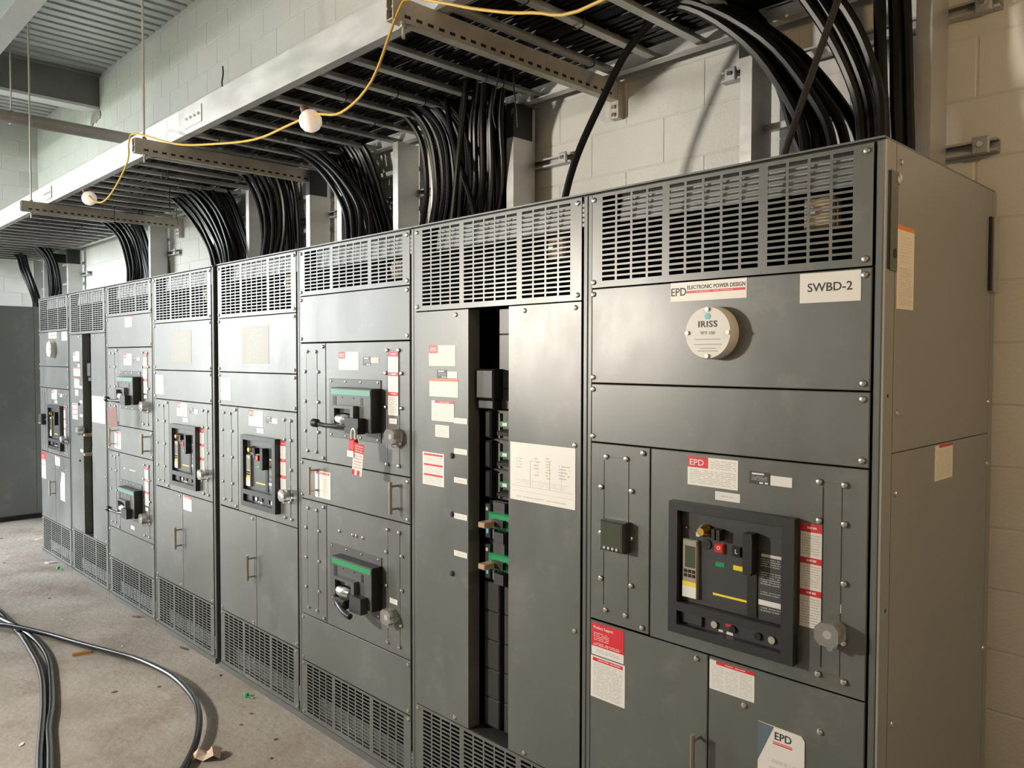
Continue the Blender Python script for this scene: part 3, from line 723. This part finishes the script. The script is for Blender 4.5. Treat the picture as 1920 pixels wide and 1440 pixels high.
# end panel of the near section
X8 = SW
def side(y0, y1, z0, z1, name, mat='end_paint_lit', x=.0): return MB().box(X8 - .001, X8 + .004 + x, y0, y1, z0, z1).build(name, mat, r8)
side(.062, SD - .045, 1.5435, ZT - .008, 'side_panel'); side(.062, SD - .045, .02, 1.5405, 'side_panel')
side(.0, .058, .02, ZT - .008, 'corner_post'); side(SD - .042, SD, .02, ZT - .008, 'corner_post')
MB().box(X8 + .0035, X8 + .0045, .009, .024, 1.987, 2.221).build('lifting_slot', 'black', r8)
MB().box(X8 + .003, X8 + .0065, .024, .068, 1.985, 2.224).build('lifting_bracket', 'paint_frame', r8)
MB().cyl((.052, 2.027), .012, X8 + .006, X8 + .0072, 'x', 12).build('bracket_hole', 'black', r8)
MB().lathe([(.014, 0), (.014, .004), (.007, .009)], (X8 + .004, .072, 2.208), 'x', 12).build('bracket_bolt', 'screw', r8, True)
MB().box(X8 + .003, X8 + .012, .812, .832, 1.985, 2.21).build('lifting_slot', 'black', r8)
MB().box(X8 + .003, X8 + .016, .832, .880, 1.98, 2.215).build('lifting_bracket', 'galvanised', r8)
MB().box(X8 + .004, X8 + .0048, .072, .184, 1.896, 2.100).build('warning_label', 'lab_side_orange', r8)
MB().box(X8 + .004, X8 + .0048, .367, .513, 1.440, 1.537).build('warning_label', 'lab_side_red', r8)
ss = MB().lathe([(.0085, 0), (.0085, .002), (.0062, .0055), (.0024, .0065)], (0, 0, 0), 'x', 12).mesh('screw', 'screw', True)
for y, z in ((.085, 1.441), (.835, 1.448), (.085, .865), (.835, .865), (.085, 1.64), (.835, 1.64), (.085, 2.25)): put(ss, 'screw', (X8 + .004, y, z), r8)
for y, z in ((.028, 1.684), (.036, 1.160)): MB().cyl((y, z), .005, X8 + .003, X8 + .0046, 'x', 8).build('knockout', 'black', r8)
# gap strip between the two line-ups stays open and dark (no part)

# flat grey cabinet standing crosswise beyond the row
gc = empty('grey_cabinet', (-1.75, .3, 0), 'plain flat grey cabinet side at the far left beyond the row', 'cabinet')
MB().box(-2.0, 0, -1.6, .56, .06, 2.325).build('body', 'paint', gc)
MB().box(-1.9, -.06, -1.55, .5, 0, .06).build('plinth', 'black', gc)
MB().box(.0, .004, .070, .55, .07, 2.31).build('end_panel', 'paint', gc)
MB().box(.0, .004, -1.59, .066, .07, 2.31).build('end_panel', 'paint', gc)

# ------------------------------------------------------------------ overhead cable tray
TZ = 3.022
ct = empty('cable_tray', (0, 0, TZ), 'long aluminium ladder cable tray hung above the switchgear row', 'cable tray')
def rail(y0, out, name):
    """C channel side rail: web at the outside, flanges turned inward"""
    s = 1 if out < 0 else -1; t = .004; w = .045; h = .152
    pts = [(y0, 0), (y0 + s * w, 0), (y0 + s * w, t), (y0 + s * t, t), (y0 + s * t, h - t), (y0 + s * w, h - t), (y0 + s * w, h), (y0, h)]
    return MB().prism(pts, XL + .02, XR - .6, 'x').build(name, 'aluminium', ct)
rail(-.128, -1, 'side_rail'); rail(.872, 1, 'side_rail')
rm = MB(); rm.prism([(-.019, 0), (.019, 0), (.019, .006), (.012, .024), (-.012, .024), (-.019, .006)], -.120, .866, 'y')
rung_me = rm.mesh('rung', 'aluminium')
x = 5.42 - .229 * 40
while x < 9.6:
    if x > XL + .1: put(rung_me, 'rung', (x, 0, .012), ct)
    x += .229
# splice plates of the outer rail
for xx in (3.62, .75): 
    MB().box(xx, xx + .22, -.133, -.128, .03, .125).build('splice_plate', 'aluminium', ct)
    for k in range(4): MB().cyl((xx + .03 + k * .053, .078), .008, -.139, -.133, 'y', 8).build('bolt', 'screw', ct)

def trapeze(x, label, y0=-.32, rod=-.26):
    t = empty('trapeze_support', (x, 0, TZ - .002), label, 'support', 'trapeze supports under the cable tray')
    w, h, k = .0206, .0413, .004
    for s, nm in ((0, 'strut_channel'), (1, 'strut_channel')):
        pts = [(-w, 0), (w, 0), (w, -h), (w - .008, -h), (w - .008, -h + k), (w - k, -h + k), (w - k, -k), (-w + k, -k), (-w + k, -h + k), (-w + .008, -h + k), (-w + .008, -h), (-w, -h)]
        if s: pts = [(a, -2 * h - b) for a, b in pts]
        MB().prism(pts, y0, YB - .01, 'y').build(nm, 'strut_steel', t)
    # punched slots along both sides of the lower strut
    yy = y0 + .05; slot = MB().box(-.0003, .0003, 0, .026, -.0055, .0055).mesh('slot', 'black')
    while yy < YB - .08:
        put(slot, 'slot', (w + .0001, yy, -1.5 * h), t); yy += .0508
    MB().tube([(0, rod, -.13), (0, rod, ZC - TZ + .01)], .0065, 8, smooth=False).build('threaded_rod', 'strut_steel', t, True)
    for z in (.004, -2 * h - .010): MB().cyl((0, rod), .013, z, z + .009, 'z', 6).build('hex_nut', 'strut_steel', t)
    MB().box(-.024, .024, YB - .045, YB - .004, -.16, -.155 + .16).build('angle_bracket', 'strut_steel', t)
    for z in (-.11, -.145): MB().cyl((0, z), .010, YB - .054, YB - .044, 'y', 6).build('bolt', 'screw', t)
    return t
trapeze(5.835, 'nearest slotted steel strut crossing under the cable tray at the top of the picture')
trapeze(3.36, 'middle steel strut under the cable tray with hanging rod at the yellow cord')
trapeze(.845, 'farthest steel strut under the cable tray with a thin hanging rod', rod=-.245)

# ------------------------------------------------------------------ drop-out ladders and the struts that hold them
def ladder(x0, x1, z1, label, tape=True, z0=ZT, rungs_from=.12):
    L = empty('drop_ladder', (x0, .77, z0), label, 'cable ladder', 'vertical drop ladders above the switchgear')
    w = x1 - x0; h = z1 - z0; f = .048; t = .004; d = .150
    MB().prism([(0, 0), (f, 0), (f, d), (f - .012, d), (f - .012, d - t), (f - t, d - t), (f - t, t), (0, t)], 0, h, 'z').build('side_rail', 'aluminium', L)
    MB().prism([(w - f, 0), (w, 0), (w, d), (w - f, d), (w - f, d - t), (w - t, d - t), (w - t, t), (w - f, t)], 0, h, 'z').build('side_rail', 'aluminium', L)
    z = rungs_from
    rg = MB().box(f - .01, w - .003, .092, .122, -.012, .012).mesh('rung', 'aluminium')
    while z < h - .05: put(rg, 'rung', (0, 0, z), L); z += .229
    if tape:
        for a, b, q in ((0, f, .10), (w - f, w, .16)): MB().box(a - .002, b + .002, -.002, .13, h - q, h + .004).build('edge_guard', 'black', L)
    return L
LAD = [
    (6.552, 7.222, 3.30, 'vertical cable ladder at the right behind the nearest section', False),
    (4.690, 5.332, 3.01, 'vertical cable ladder crowded with black cables in the middle of the row', True),
    (3.745, 4.388, 3.01, 'vertical cable ladder left of the crowded one, cables curving over its rungs', False),
    (2.765, 3.410, 3.01, 'vertical cable ladder behind the dark gap between the line-ups', True),
    (1.880, 2.540, 3.01, 'vertical cable ladder hidden behind a wide fan of black cables', False),
    (0.000, .582, 3.01, 'vertical cable ladder above the two farthest sections', False),
    (-2.560, -1.960, 3.01, 'first vertical cable ladder beyond the end of the row', True),
    (-3.480, -2.950, 3.01, 'vertical cable ladder at the far left corner of the room', False)]
for a in LAD: ladder(a[0], a[1], a[2], a[3], a[4])
LA = [o for o in COL.objects if o.name == 'drop_ladder'][0]
MB().box(-.004, .052, -.004, .12, .60, .76).build('edge_guard', 'black', LA)
def wall_strut(x0, x1, z, label):
    s = empty('wall_strut', (x0, YB - .005, z), label, 'strut', 'horizontal struts on the wall')
    L = x1 - x0; h = .0206
    pts = [(0, -h), (0, h), (-.0413, h), (-.0413, h - .008), (-.037, h - .008), (-.037, h - .004), (-.004, h - .004), (-.004, -h + .004), (-.037, -h + .004), (-.037, -h + .008), (-.0413, -h + .008), (-.0413, -h)]
    MB().prism(pts, 0, L, 'x').build('channel', 'galvanised', s)
    for xx in (.02, L - .07):
        MB().plate(xx, xx + .05, -.050, -.0415, -.026, .030, .004).build('clamp', 'galvanised', s)
        MB().cyl((xx + .025, .004), .010, -.058, -.049, 'y', 6).build('bolt', 'screw', s)
    return s
words = ['at the right behind the nearest section', 'behind the crowded ladder', 'behind the ladder left of the crowded one', 'behind the ladder at the dark gap', 'behind the wide cable fan', 'behind the ladder of the farthest sections', 'behind the first ladder beyond the row', 'behind the ladder in the far corner']
for i, a in enumerate(LAD):
    zz = (2.905, 2.455) if i == 0 else (2.735, 2.415)
    for z, wd in zip(zz, ('upper', 'lower')):
        wall_strut(a[0] - .17, a[1] + (.15 if i == 0 else .24), z, wd + ' slotted wall strut ' + words[i])

# ------------------------------------------------------------------ cables
def cable(pts, r, label, group, mat='cable', name='power_cable', n=8, sub=5):
    o = MB().tube(pts, r, n, sub).build(name, mat, None, True); return tag(o, label, 'cable', group)
rnd = random.Random(3)
for layer in range(2):
    ys = [.02 + i * (.0325 if layer == 0 else .036) for i in range(25 if layer == 0 else 20)]
    for y in ys:
        if layer == 0 and rnd.random() < .08: continue
        pts = []; x = XL + .12; yy = y; z = TZ + .055 + layer * .031
        while x < 9.7:
            pts.append((x, min(.82, max(-.06, yy + rnd.uniform(-.012, .012))), z + rnd.uniform(-.004, .008))); x += 1.15
        cable(pts, rnd.choice((.0125, .014, .015)), 'black insulated cable lying lengthwise in the overhead cable tray', 'cables lying in the cable tray', 'cable_matte', n=6, sub=2)

def drop(n, entry, mid, exit_, spread, r, label, group, seed):
    """a bundle leaving the tray and falling to the cabinet top; entry/mid/exit are (x,y,z) of the bundle axis"""
    q = random.Random(seed)
    for i in range(n):
        t = (i / max(1, n - 1)) - .5; j = q.uniform(-.012, .012)
        k = (i % 3 - 1) * .030
        e = [(p[0] + t * s, p[1] + k + q.uniform(-.01, .01) + (j if m else 0), p[2] + (k * .5 if m < 2 else 0)) for m, (p, s) in enumerate(zip((*entry, *mid, *exit_), spread))]
        cable(e, r * q.uniform(.9, 1.08), label, group)
lab = 'black power cable dropping '
drop(6, [(6.05, .52, 3.12), (6.42, .58, 3.10)], [(6.72, .64, 2.88), (6.92, .64, 2.60)], [(6.99, .60, 2.42), (7.00, .58, 2.29)], (.06, .06, .10, .13, .15, .15), .0175, lab + 'in an arc into the nearest section', 'cables into the nearest section', 1)
drop(3, [(6.30, .70, 3.16), (6.55, .72, 3.08)], [(6.74, .73, 2.80), (6.84, .72, 2.56)], [(6.90, .70, 2.42), (6.92, .68, 2.29)], (.03, .04, .05, .06, .06, .06), .0165, lab + 'behind the arc of cables into the nearest section', 'rear cables into the nearest section', 13)
drop(4, [(6.62, .46, 3.26), (6.82, .50, 3.14)], [(7.00, .58, 2.86), (7.09, .62, 2.62)], [(7.12, .60, 2.42), (7.13, .58, 2.29)], (.08, .08, .09, .08, .07, .07), .0175, lab + 'beside the right rail of the nearest ladder', 'cables at the nearest ladder rail', 2)
drop(3, [(7.10, .68, 3.40), (7.12, .70, 3.10)], [(7.13, .71, 2.80), (7.14, .71, 2.60)], [(7.15, .70, 2.42), (7.15, .68, 2.29)], (.06, .06, .06, .06, .06, .06), .019, lab + 'straight down the right rail of the nearest ladder', 'straight cables at the nearest ladder', 12)
cable([(7.22, .40, 3.20), (7.08, .42, 2.86), (6.98, .43, 2.62), (6.90, .44, 2.42), (6.86, .44, 2.29)], .011, 'thin brown-black cable slanting across the thick cables of the nearest section', None, 'thin_cable')
cable([(6.34, .60, 3.11), (6.19, .56, 2.98), (6.06, .55, 2.80), (5.95, .53, 2.60), (5.89, .52, 2.42), (5.875, .52, 2.28)], .0155, 'single black cable curving down against the pale wall into the section with green toggles', None)
drop(13, [(4.72, .48, 3.12), (4.84, .60, 3.08)], [(4.93, .68, 2.92), (4.93, .72, 2.66)], [(4.91, .70, 2.45), (4.90, .68, 2.29)], (.26, .30, .34, .34, .32, .30), .0145, lab + 'down the left side of the crowded ladder', 'cables down the crowded ladder', 3)
drop(9, [(5.50, .42, 3.13), (5.36, .56, 3.08)], [(5.22, .66, 2.92), (5.17, .71, 2.66)], [(5.16, .69, 2.45), (5.16, .67, 2.29)], (.16, .18, .20, .20, .18, .16), .0145, lab + 'from the near side down the crowded ladder', 'cables down the crowded ladder from the near side', 4)
for k, (a_, b_) in enumerate((((5.02, .60), (5.26, .62)), ((5.24, .55), (5.08, .57)))):
    cable([(a_[0], a_[1], 3.07), (a_[0] + (b_[0] - a_[0]) * .3, a_[1], 2.82), (a_[0] + (b_[0] - a_[0]) * .75, b_[1], 2.52), (b_[0], b_[1], 2.29)], .0135, 'black cable slanting %s across the crowded ladder' % ('rightward' if k == 0 else 'leftward'), 'slanting cables at the crowded ladder')
drop(8, [(3.30, .50, 3.13), (3.62, .58, 3.09)], [(3.86, .66, 2.92), (4.05, .71, 2.68)], [(4.12, .69, 2.46), (4.13, .67, 2.29)], (.10, .14, .18, .20, .20, .18), .0155, lab + 'in a curve into the section right of the dark gap', 'cables into the section right of the dark gap', 5)
drop(9, [(2.82, .45, 3.12), (2.94, .60, 3.08)], [(3.02, .68, 2.90), (3.04, .71, 2.66)], [(3.02, .69, 2.45), (3.02, .67, 2.29)], (.26, .30, .28, .20, .18, .18), .0150, lab + 'behind the dark gap between the line-ups', 'cables behind the dark gap', 6)
drop(18, [(1.66, .40, 3.12), (1.88, .56, 3.08)], [(2.06, .66, 2.90), (2.24, .71, 2.64)], [(2.36, .69, 2.44), (2.38, .67, 2.29)], (.40, .52, .50, .40, .34, .32), .0150, lab + 'in a wide fan from the tray left of the gap', 'wide fan of cables', 7)
drop(9, [(-.10, .45, 3.12), (.10, .58, 3.08)], [(.25, .68, 2.90), (.38, .71, 2.64)], [(.43, .69, 2.44), (.44, .67, 2.29)], (.20, .26, .24, .18, .16, .16), .0150, lab + 'into the two farthest sections', 'cables into the farthest sections', 8)
drop(9, [(-2.55, .45, 3.12), (-2.38, .58, 3.08)], [(-2.28, .68, 2.90), (-2.22, .71, 2.64)], [(-2.18, .69, 2.46), (-2.17, .67, 2.33)], (.20, .24, .24, .22, .2, .2), .017, lab + 'onto the flat grey cabinet beyond the row', 'cables onto the flat grey cabinet', 9)
drop(5, [(-3.0, .40, 3.10), (-3.12, .56, 3.04)], [(-3.22, .64, 2.86), (-3.14, .70, 2.60)], [(-3.0, .70, 2.44), (-2.95, .68, 2.33)], (.12, .14, .14, .12, .1, .1), .018, lab + 'in the far left corner of the room', 'cables in the far corner', 10)
# cables lying flat against the ladder rungs behind the front ones
def rear(x0, x1, n, label, group, z0=2.29, r=.0145, lean=0.0):
    q = random.Random(int(x0 * 100) + 5)
    for i in range(n):
        x = x0 + (x1 - x0) * i / (n - 1); w = [q.uniform(-.012, .012) for _ in range(4)]
        cable([(x + lean, .70, 3.12), (x + lean * .8 + w[0], .785, 2.98), (x + lean * .4 + w[1], .825, 2.72), (x + w[2], .83, 2.48), (x + w[3], .80, z0)], r, label, group)
rear(4.77, 5.26, 17, 'black power cable flat against the rungs of the crowded ladder', 'rear cables of the crowded ladder')
rear(3.94, 4.25, 9, 'black power cable flat against the rungs right of the dark gap', 'rear cables right of the dark gap', lean=-.22)
rear(2.88, 3.16, 9, 'black power cable flat against the rungs behind the dark gap', 'rear cables behind the dark gap')
rear(2.20, 2.48, 9, 'black power cable flat against the rungs behind the wide fan', 'rear cables behind the wide fan', lean=-.30)
rear(.32, .52, 6, 'black power cable flat against the rungs above the farthest sections', 'rear cables above the farthest sections', lean=-.2)
# black cable ties looped under the tray rungs
tr = random.Random(21); tie_n = 0
for k in range(30):
    i = tr.randrange(0, 30); xx = 5.42 - .229 * (i - 3)
    if xx < -1.5: continue
    yy = tr.uniform(.05, .72); z = TZ + .008
    pts = [(xx - .03, yy, z + .05), (xx - .026, yy + .004, z), (xx, yy + .006, z - .006), (xx + .026, yy + .004, z), (xx + .03, yy, z + .05)]
    o = MB().tube(pts, .0036, 6, 3).build('cable_tie', 'black'); tag(o, 'small black cable tie looped under a rung of the overhead tray', 'cable tie', 'cable ties on the tray rungs')
for xx, yy, dx in ((2.02, .40, .03), (1.90, .52, -.04), (.95, .35, .05), (5.52, .50, -.03), (5.55, .56, .03)):
    o = MB().tube([(xx, yy, TZ + .05), (xx + dx * .3, yy - .01, TZ - .04), (xx + dx, yy - .015, TZ - .14), (xx + dx * .8, yy, TZ - .22)], .003, 6, 4).build('tie_tail', 'black')
    tag(o, 'thin black tie end hanging below the overhead tray', 'cable tie', 'loose tie ends below the tray')
tag(MB().tube([(4.05, -.10, 3.17), (4.04, -.105, 3.21), (4.045, -.10, 3.26), (4.04, -.10, 3.30)], .004, 6, 4).build('wire_tie', 'black'), 'short black wire sticking up from the outer tray rail', 'wire')

# ------------------------------------------------------------------ temporary string light
YC = -.30
cpts = [(XR - .7, -1.3, 3.0), (9.4, -1.0, 2.86), (8.45, -.65, 2.93), (7.6, -.42, 2.78), (6.76, YC, 2.716), (6.50, YC, 2.764), (6.28, YC, 2.841), (6.10, YC, 2.918), (5.93, YC, 2.985), (5.87, YC - .01, 2.955), (5.70, YC, 2.769), (5.497, YC, 2.70), (5.30, YC, 2.735), (5.10, YC, 2.735), (4.80, YC, 2.735), (4.371, YC, 2.796), (3.92, YC, 2.882), (3.40, YC - .02, 3.035), (3.32, YC - .03, 3.00), (3.21, YC, 2.924), (3.02, YC, 2.814), (2.80, YC, 2.748), (2.62, YC, 2.765), (2.47, YC, 2.83), (2.2, YC, 2.84), (1.6, YC, 2.86), (.95, YC, 2.96), (.80, YC, 2.96)]
cd_ = MB().tube(cpts[:23 + 1], .0050, 8, 5).build('yellow_cord', 'yellow_cord', None, True)
tag(cd_, 'yellow extension cord of the string light draped along the cable tray', 'cord')
def bulb(x, y, z, label, lit=False, tilt=(.35, -.3)):
    e = empty('work_light', (x, y, z), label, 'lamp', 'bulbs of the string light'); e.rotation_euler = (tilt[0], tilt[1], 0)
    MB().lathe([(.008, .030), (.015, .026), (.019, .012), (.020, .0)], (0, 0, 0), 'z', 14).build('socket', 'socket', e, True)
    MB().lathe([(.020, .004), (.034, -.006), (.044, -.024), (.046, -.042), (.038, -.062), (.022, -.076), (.006, -.081)], (0, 0, 0), 'z', 20).build('bulb', 'assumed_bulb_lit' if lit else 'bulb', e, True)
    return e
bulb(5.24, YC, 2.755, 'white bulb on the yellow cord, the nearer of the two in view')
bulb(2.44, YC, 2.845, 'white bulb on the yellow cord, the farther of the two in view')
bulb(8.60, -.70, 2.86, 'assumed lit warm bulb at the unseen near end of the yellow cord above the walkway', True)  # unseen bulb, assumed from the warm light at the right

# ------------------------------------------------------------------ lockout padlock and tags
x6 = 4.639
pk = empty('lockout_padlock', (x6 + .640, -.112, 1.395), 'red lockout padlock with white shackle hanging on the upper lever breaker', 'padlock')
MB().plate(-.022, .022, -.011, .011, -.010, .038, .004).build('body', 'red_plastic', pk)
MB().tube([(-.014, 0, .036), (-.014, 0, .066), (-.006, 0, .080), (.006, 0, .080), (.014, 0, .066), (.014, 0, .036)], .0045, 8, 4).build('shackle', 'label_white', pk, True)
MB().box(-.030, .018, -.0125, -.011, -.036, -.010).build('label', 'lab_small', pk)
lt = empty('lockout_tag', (x6 + .685, -.115, 1.40), 'red and white striped lockout tag hanging beside the red padlock', 'tag')
label_mat('lab_tag', (.78, .72, .70), [(0, 1, .70, 1, (.55, .05, .06)), (0, .28, 0, .16, (.6, .04, .06)), (.5, .78, 0, .16, (.6, .04, .06))], [(.1, .9, .2, .66, 5, (.5, .3, .3), .7), (.1, .9, .72, .95, 3, (.75, .6, .6), .7)])
tb = MB().box(-.028, .028, -.0006, .0006, -.118, .018).build('card', 'lab_tag', lt); lt.rotation_euler = (.05, .16, .25)
MB().tube([(0, 0, .015), (-.010, .004, .035), (-.018, .006, .05)], .0018, 6, 3).build('string', 'label_white', lt)
x3 = 1.838
bt = empty('brown_tag', (x3 + .47, -.125, 1.43), 'dark reddish brown tag hanging from the upper lever breaker of the pale section', 'tag')
MB().box(-.06, .06, -.001, .001, -.135, 0).build('card', 'maroon_tag', bt); bt.rotation_euler = (0, -.12, .2)
MB().tube([(0, 0, -.006), (.01, .004, .012), (.012, .008, .03)], .002, 6, 3).build('string', 'label_white', bt)

# ------------------------------------------------------------------ on the floor
R = .016
def floor_cable(xy, z, label, mat='floor_cable'):
    pts = [(a, b, (z if isinstance(z, float) else z[i])) for i, (a, b) in enumerate(xy)]
    o = MB().tube(pts, R, 10, 5).build('floor_cable', mat, None, True); return tag(o, label, 'cable', 'loose cables on the floor')
w1 = [(1.2, -.72), (1.753, -.700), (2.161, -.704), (2.455, -.712), (2.756, -.735), (3.018, -.760), (3.29, -.805), (3.525, -.858), (3.734, -.910), (4.007, -.985), (4.172, -1.030), (4.45, -1.10), (4.9, -1.22)]
floor_cable(w1, R, 'outer of the two parallel glossy cables curving along the floor at lower left')
w2 = [(1.2, -.79), (1.873, -.735), (2.248, -.690), (2.507, -.665), (2.76, -.672), (3.014, -.703), (3.308, -.766), (3.541, -.822), (3.73, -.872), (3.934, -.935), (4.19, -.995), (4.45, -1.06), (4.9, -1.17)]
floor_cable(w2, [R] * 1 + [R + .006, R + .012] + [R] * 10, 'inner of the two parallel glossy cables curving along the floor at lower left')
blk = [(1.7, -.98), (2.076, -.815), (2.175, -.777), (2.283, -.725), (2.561, -.605), (2.887, -.503), (3.191, -.412), (3.42, -.352), (3.694, -.316), (3.897, -.310), (4.149, -.335), (4.348, -.390), (4.538, -.477), (4.664, -.560), (4.80, -.67), (5.0, -.86)]
floor_cable(blk, [.03, .042, .048, .05, .042, .04, .045, .05, .055, .055, .05, .045, .035, .022, R, R], 'single black cable looping up off the floor across the two glossy cables')
wd = empty('wood_piece', (2.972, -.518, 0), 'small orange-brown stick under the black looping cable', 'debris'); wd.rotation_euler = (0, 0, math.radians(78))
MB().prism([(-.052, -.012), (.05, -.009), (.055, .008), (-.05, .012)], .001, .016, 'z').build('stick', 'wood', wd)
MB().box(-.045, .045, -.002, .002, .016, .018).build('ridge', 'wood', wd)
def cap(x, y, label):
    e = empty('green_cap', (x, y, .001), label, 'cap', 'green caps on the floor')
    MB().lathe([(.013, 0), (.013, .016), (.011, .020), (.004, .021)], (0, 0, 0), 'z', 14).build('shell', 'green_cap', e, True)
    MB().tube([(.012, 0, .004), (.03, .01, .004), (.05, .014, .004)], .003, 6, 3).build('stem', 'green_cap', e)
cap(4.216, -.085, 'bright green plastic cap on the floor in front of the section right of the gap')
cap(.744, -.070, 'dark green plastic cap on the floor by the farthest sections')
# crumpled paper scrap: a sheet with a few sharp folds
H_ = [[.004, .020, .006, .030, .010], [.012, .052, .022, .060, .024], [.006, .034, .014, .046, .034], [.002, .012, .004, .016, .008]]
q = random.Random(9); pm = MB()
pv = [(-.065 + i * .032 + q.uniform(-.008, .008), -.045 + j * .030 + q.uniform(-.007, .007), H_[j][i]) for j in range(4) for i in range(5)]
pm.add(pv, [(j * 5 + i, j * 5 + i + 1, (j + 1) * 5 + i + 1) for j in range(3) for i in range(4)] + [(j * 5 + i, (j + 1) * 5 + i + 1, (j + 1) * 5 + i) for j in range(3) for i in range(4)])
ps = pm.build('paper_scrap', 'paper', None, False, (4.69, -.50, 0)); ps.rotation_euler = (0, 0, 1.0)
pmod = ps.modifiers.new('thick', 'SOLIDIFY'); pmod.thickness = .0015
tag(ps, 'crumpled pinkish paper scrap beside the end of the black looping cable', 'paper')
def scrap(x, y, s, mat, label, rot=0., t=.004, group=None):
    qq = random.Random(int(x * 1000)); n = 7
    pts = [(s[0] * math.cos(2 * math.pi * i / n) * qq.uniform(.7, 1), s[1] * math.sin(2 * math.pi * i / n) * qq.uniform(.7, 1)) for i in range(n)]
    o = MB().prism(pts, 0, t, 'z').build('floor_crumb', mat, None, False, (x, y, .0005)); o.rotation_euler = (0, 0, rot)
    return tag(o, label, 'debris', group)
scrap(.485, -.060, (.06, .018), 'white_bit', 'white chip lying by the base of the farthest section', 1.0, .012)
scrap(2.484, -.040, (.035, .018), 'brown_bit', 'brown leaf-like scrap by the base of the pale section', .6, .008)
scrap(3.292, -.045, (.05, .010), 'dark_plastic', 'dark flat strip poking out under the section left of the gap', .2, .006)
for x, y, s, m in ((3.77, -.366, .012, 'brown_bit'), (3.675, -.562, .018, 'brown_bit'), (3.854, -.061, .010, 'black'), (3.991, -1.06, .018, 'white_bit'), (4.5, -.25, .010, 'brown_bit'), (4.42, -.16, .012, 'brown_bit'), (4.75, -.2, .012, 'brown_bit'), (4.9, -.3, .010, 'brown_bit'), (3.0, -.30, .009, 'white_bit'), (1.6, -.35, .014, 'brown_bit'), (.2, -.35, .02, 'brown_bit'), (-.6, .1, .03, 'white_bit'), (-.9, -.15, .03, 'brown_bit'), (2.2, -.42, .008, 'white_bit')):
    scrap(x, y, (s, s * .6), m, 'tiny crumb of dirt on the concrete floor', x * 3, .004, 'crumbs of dirt on the floor')
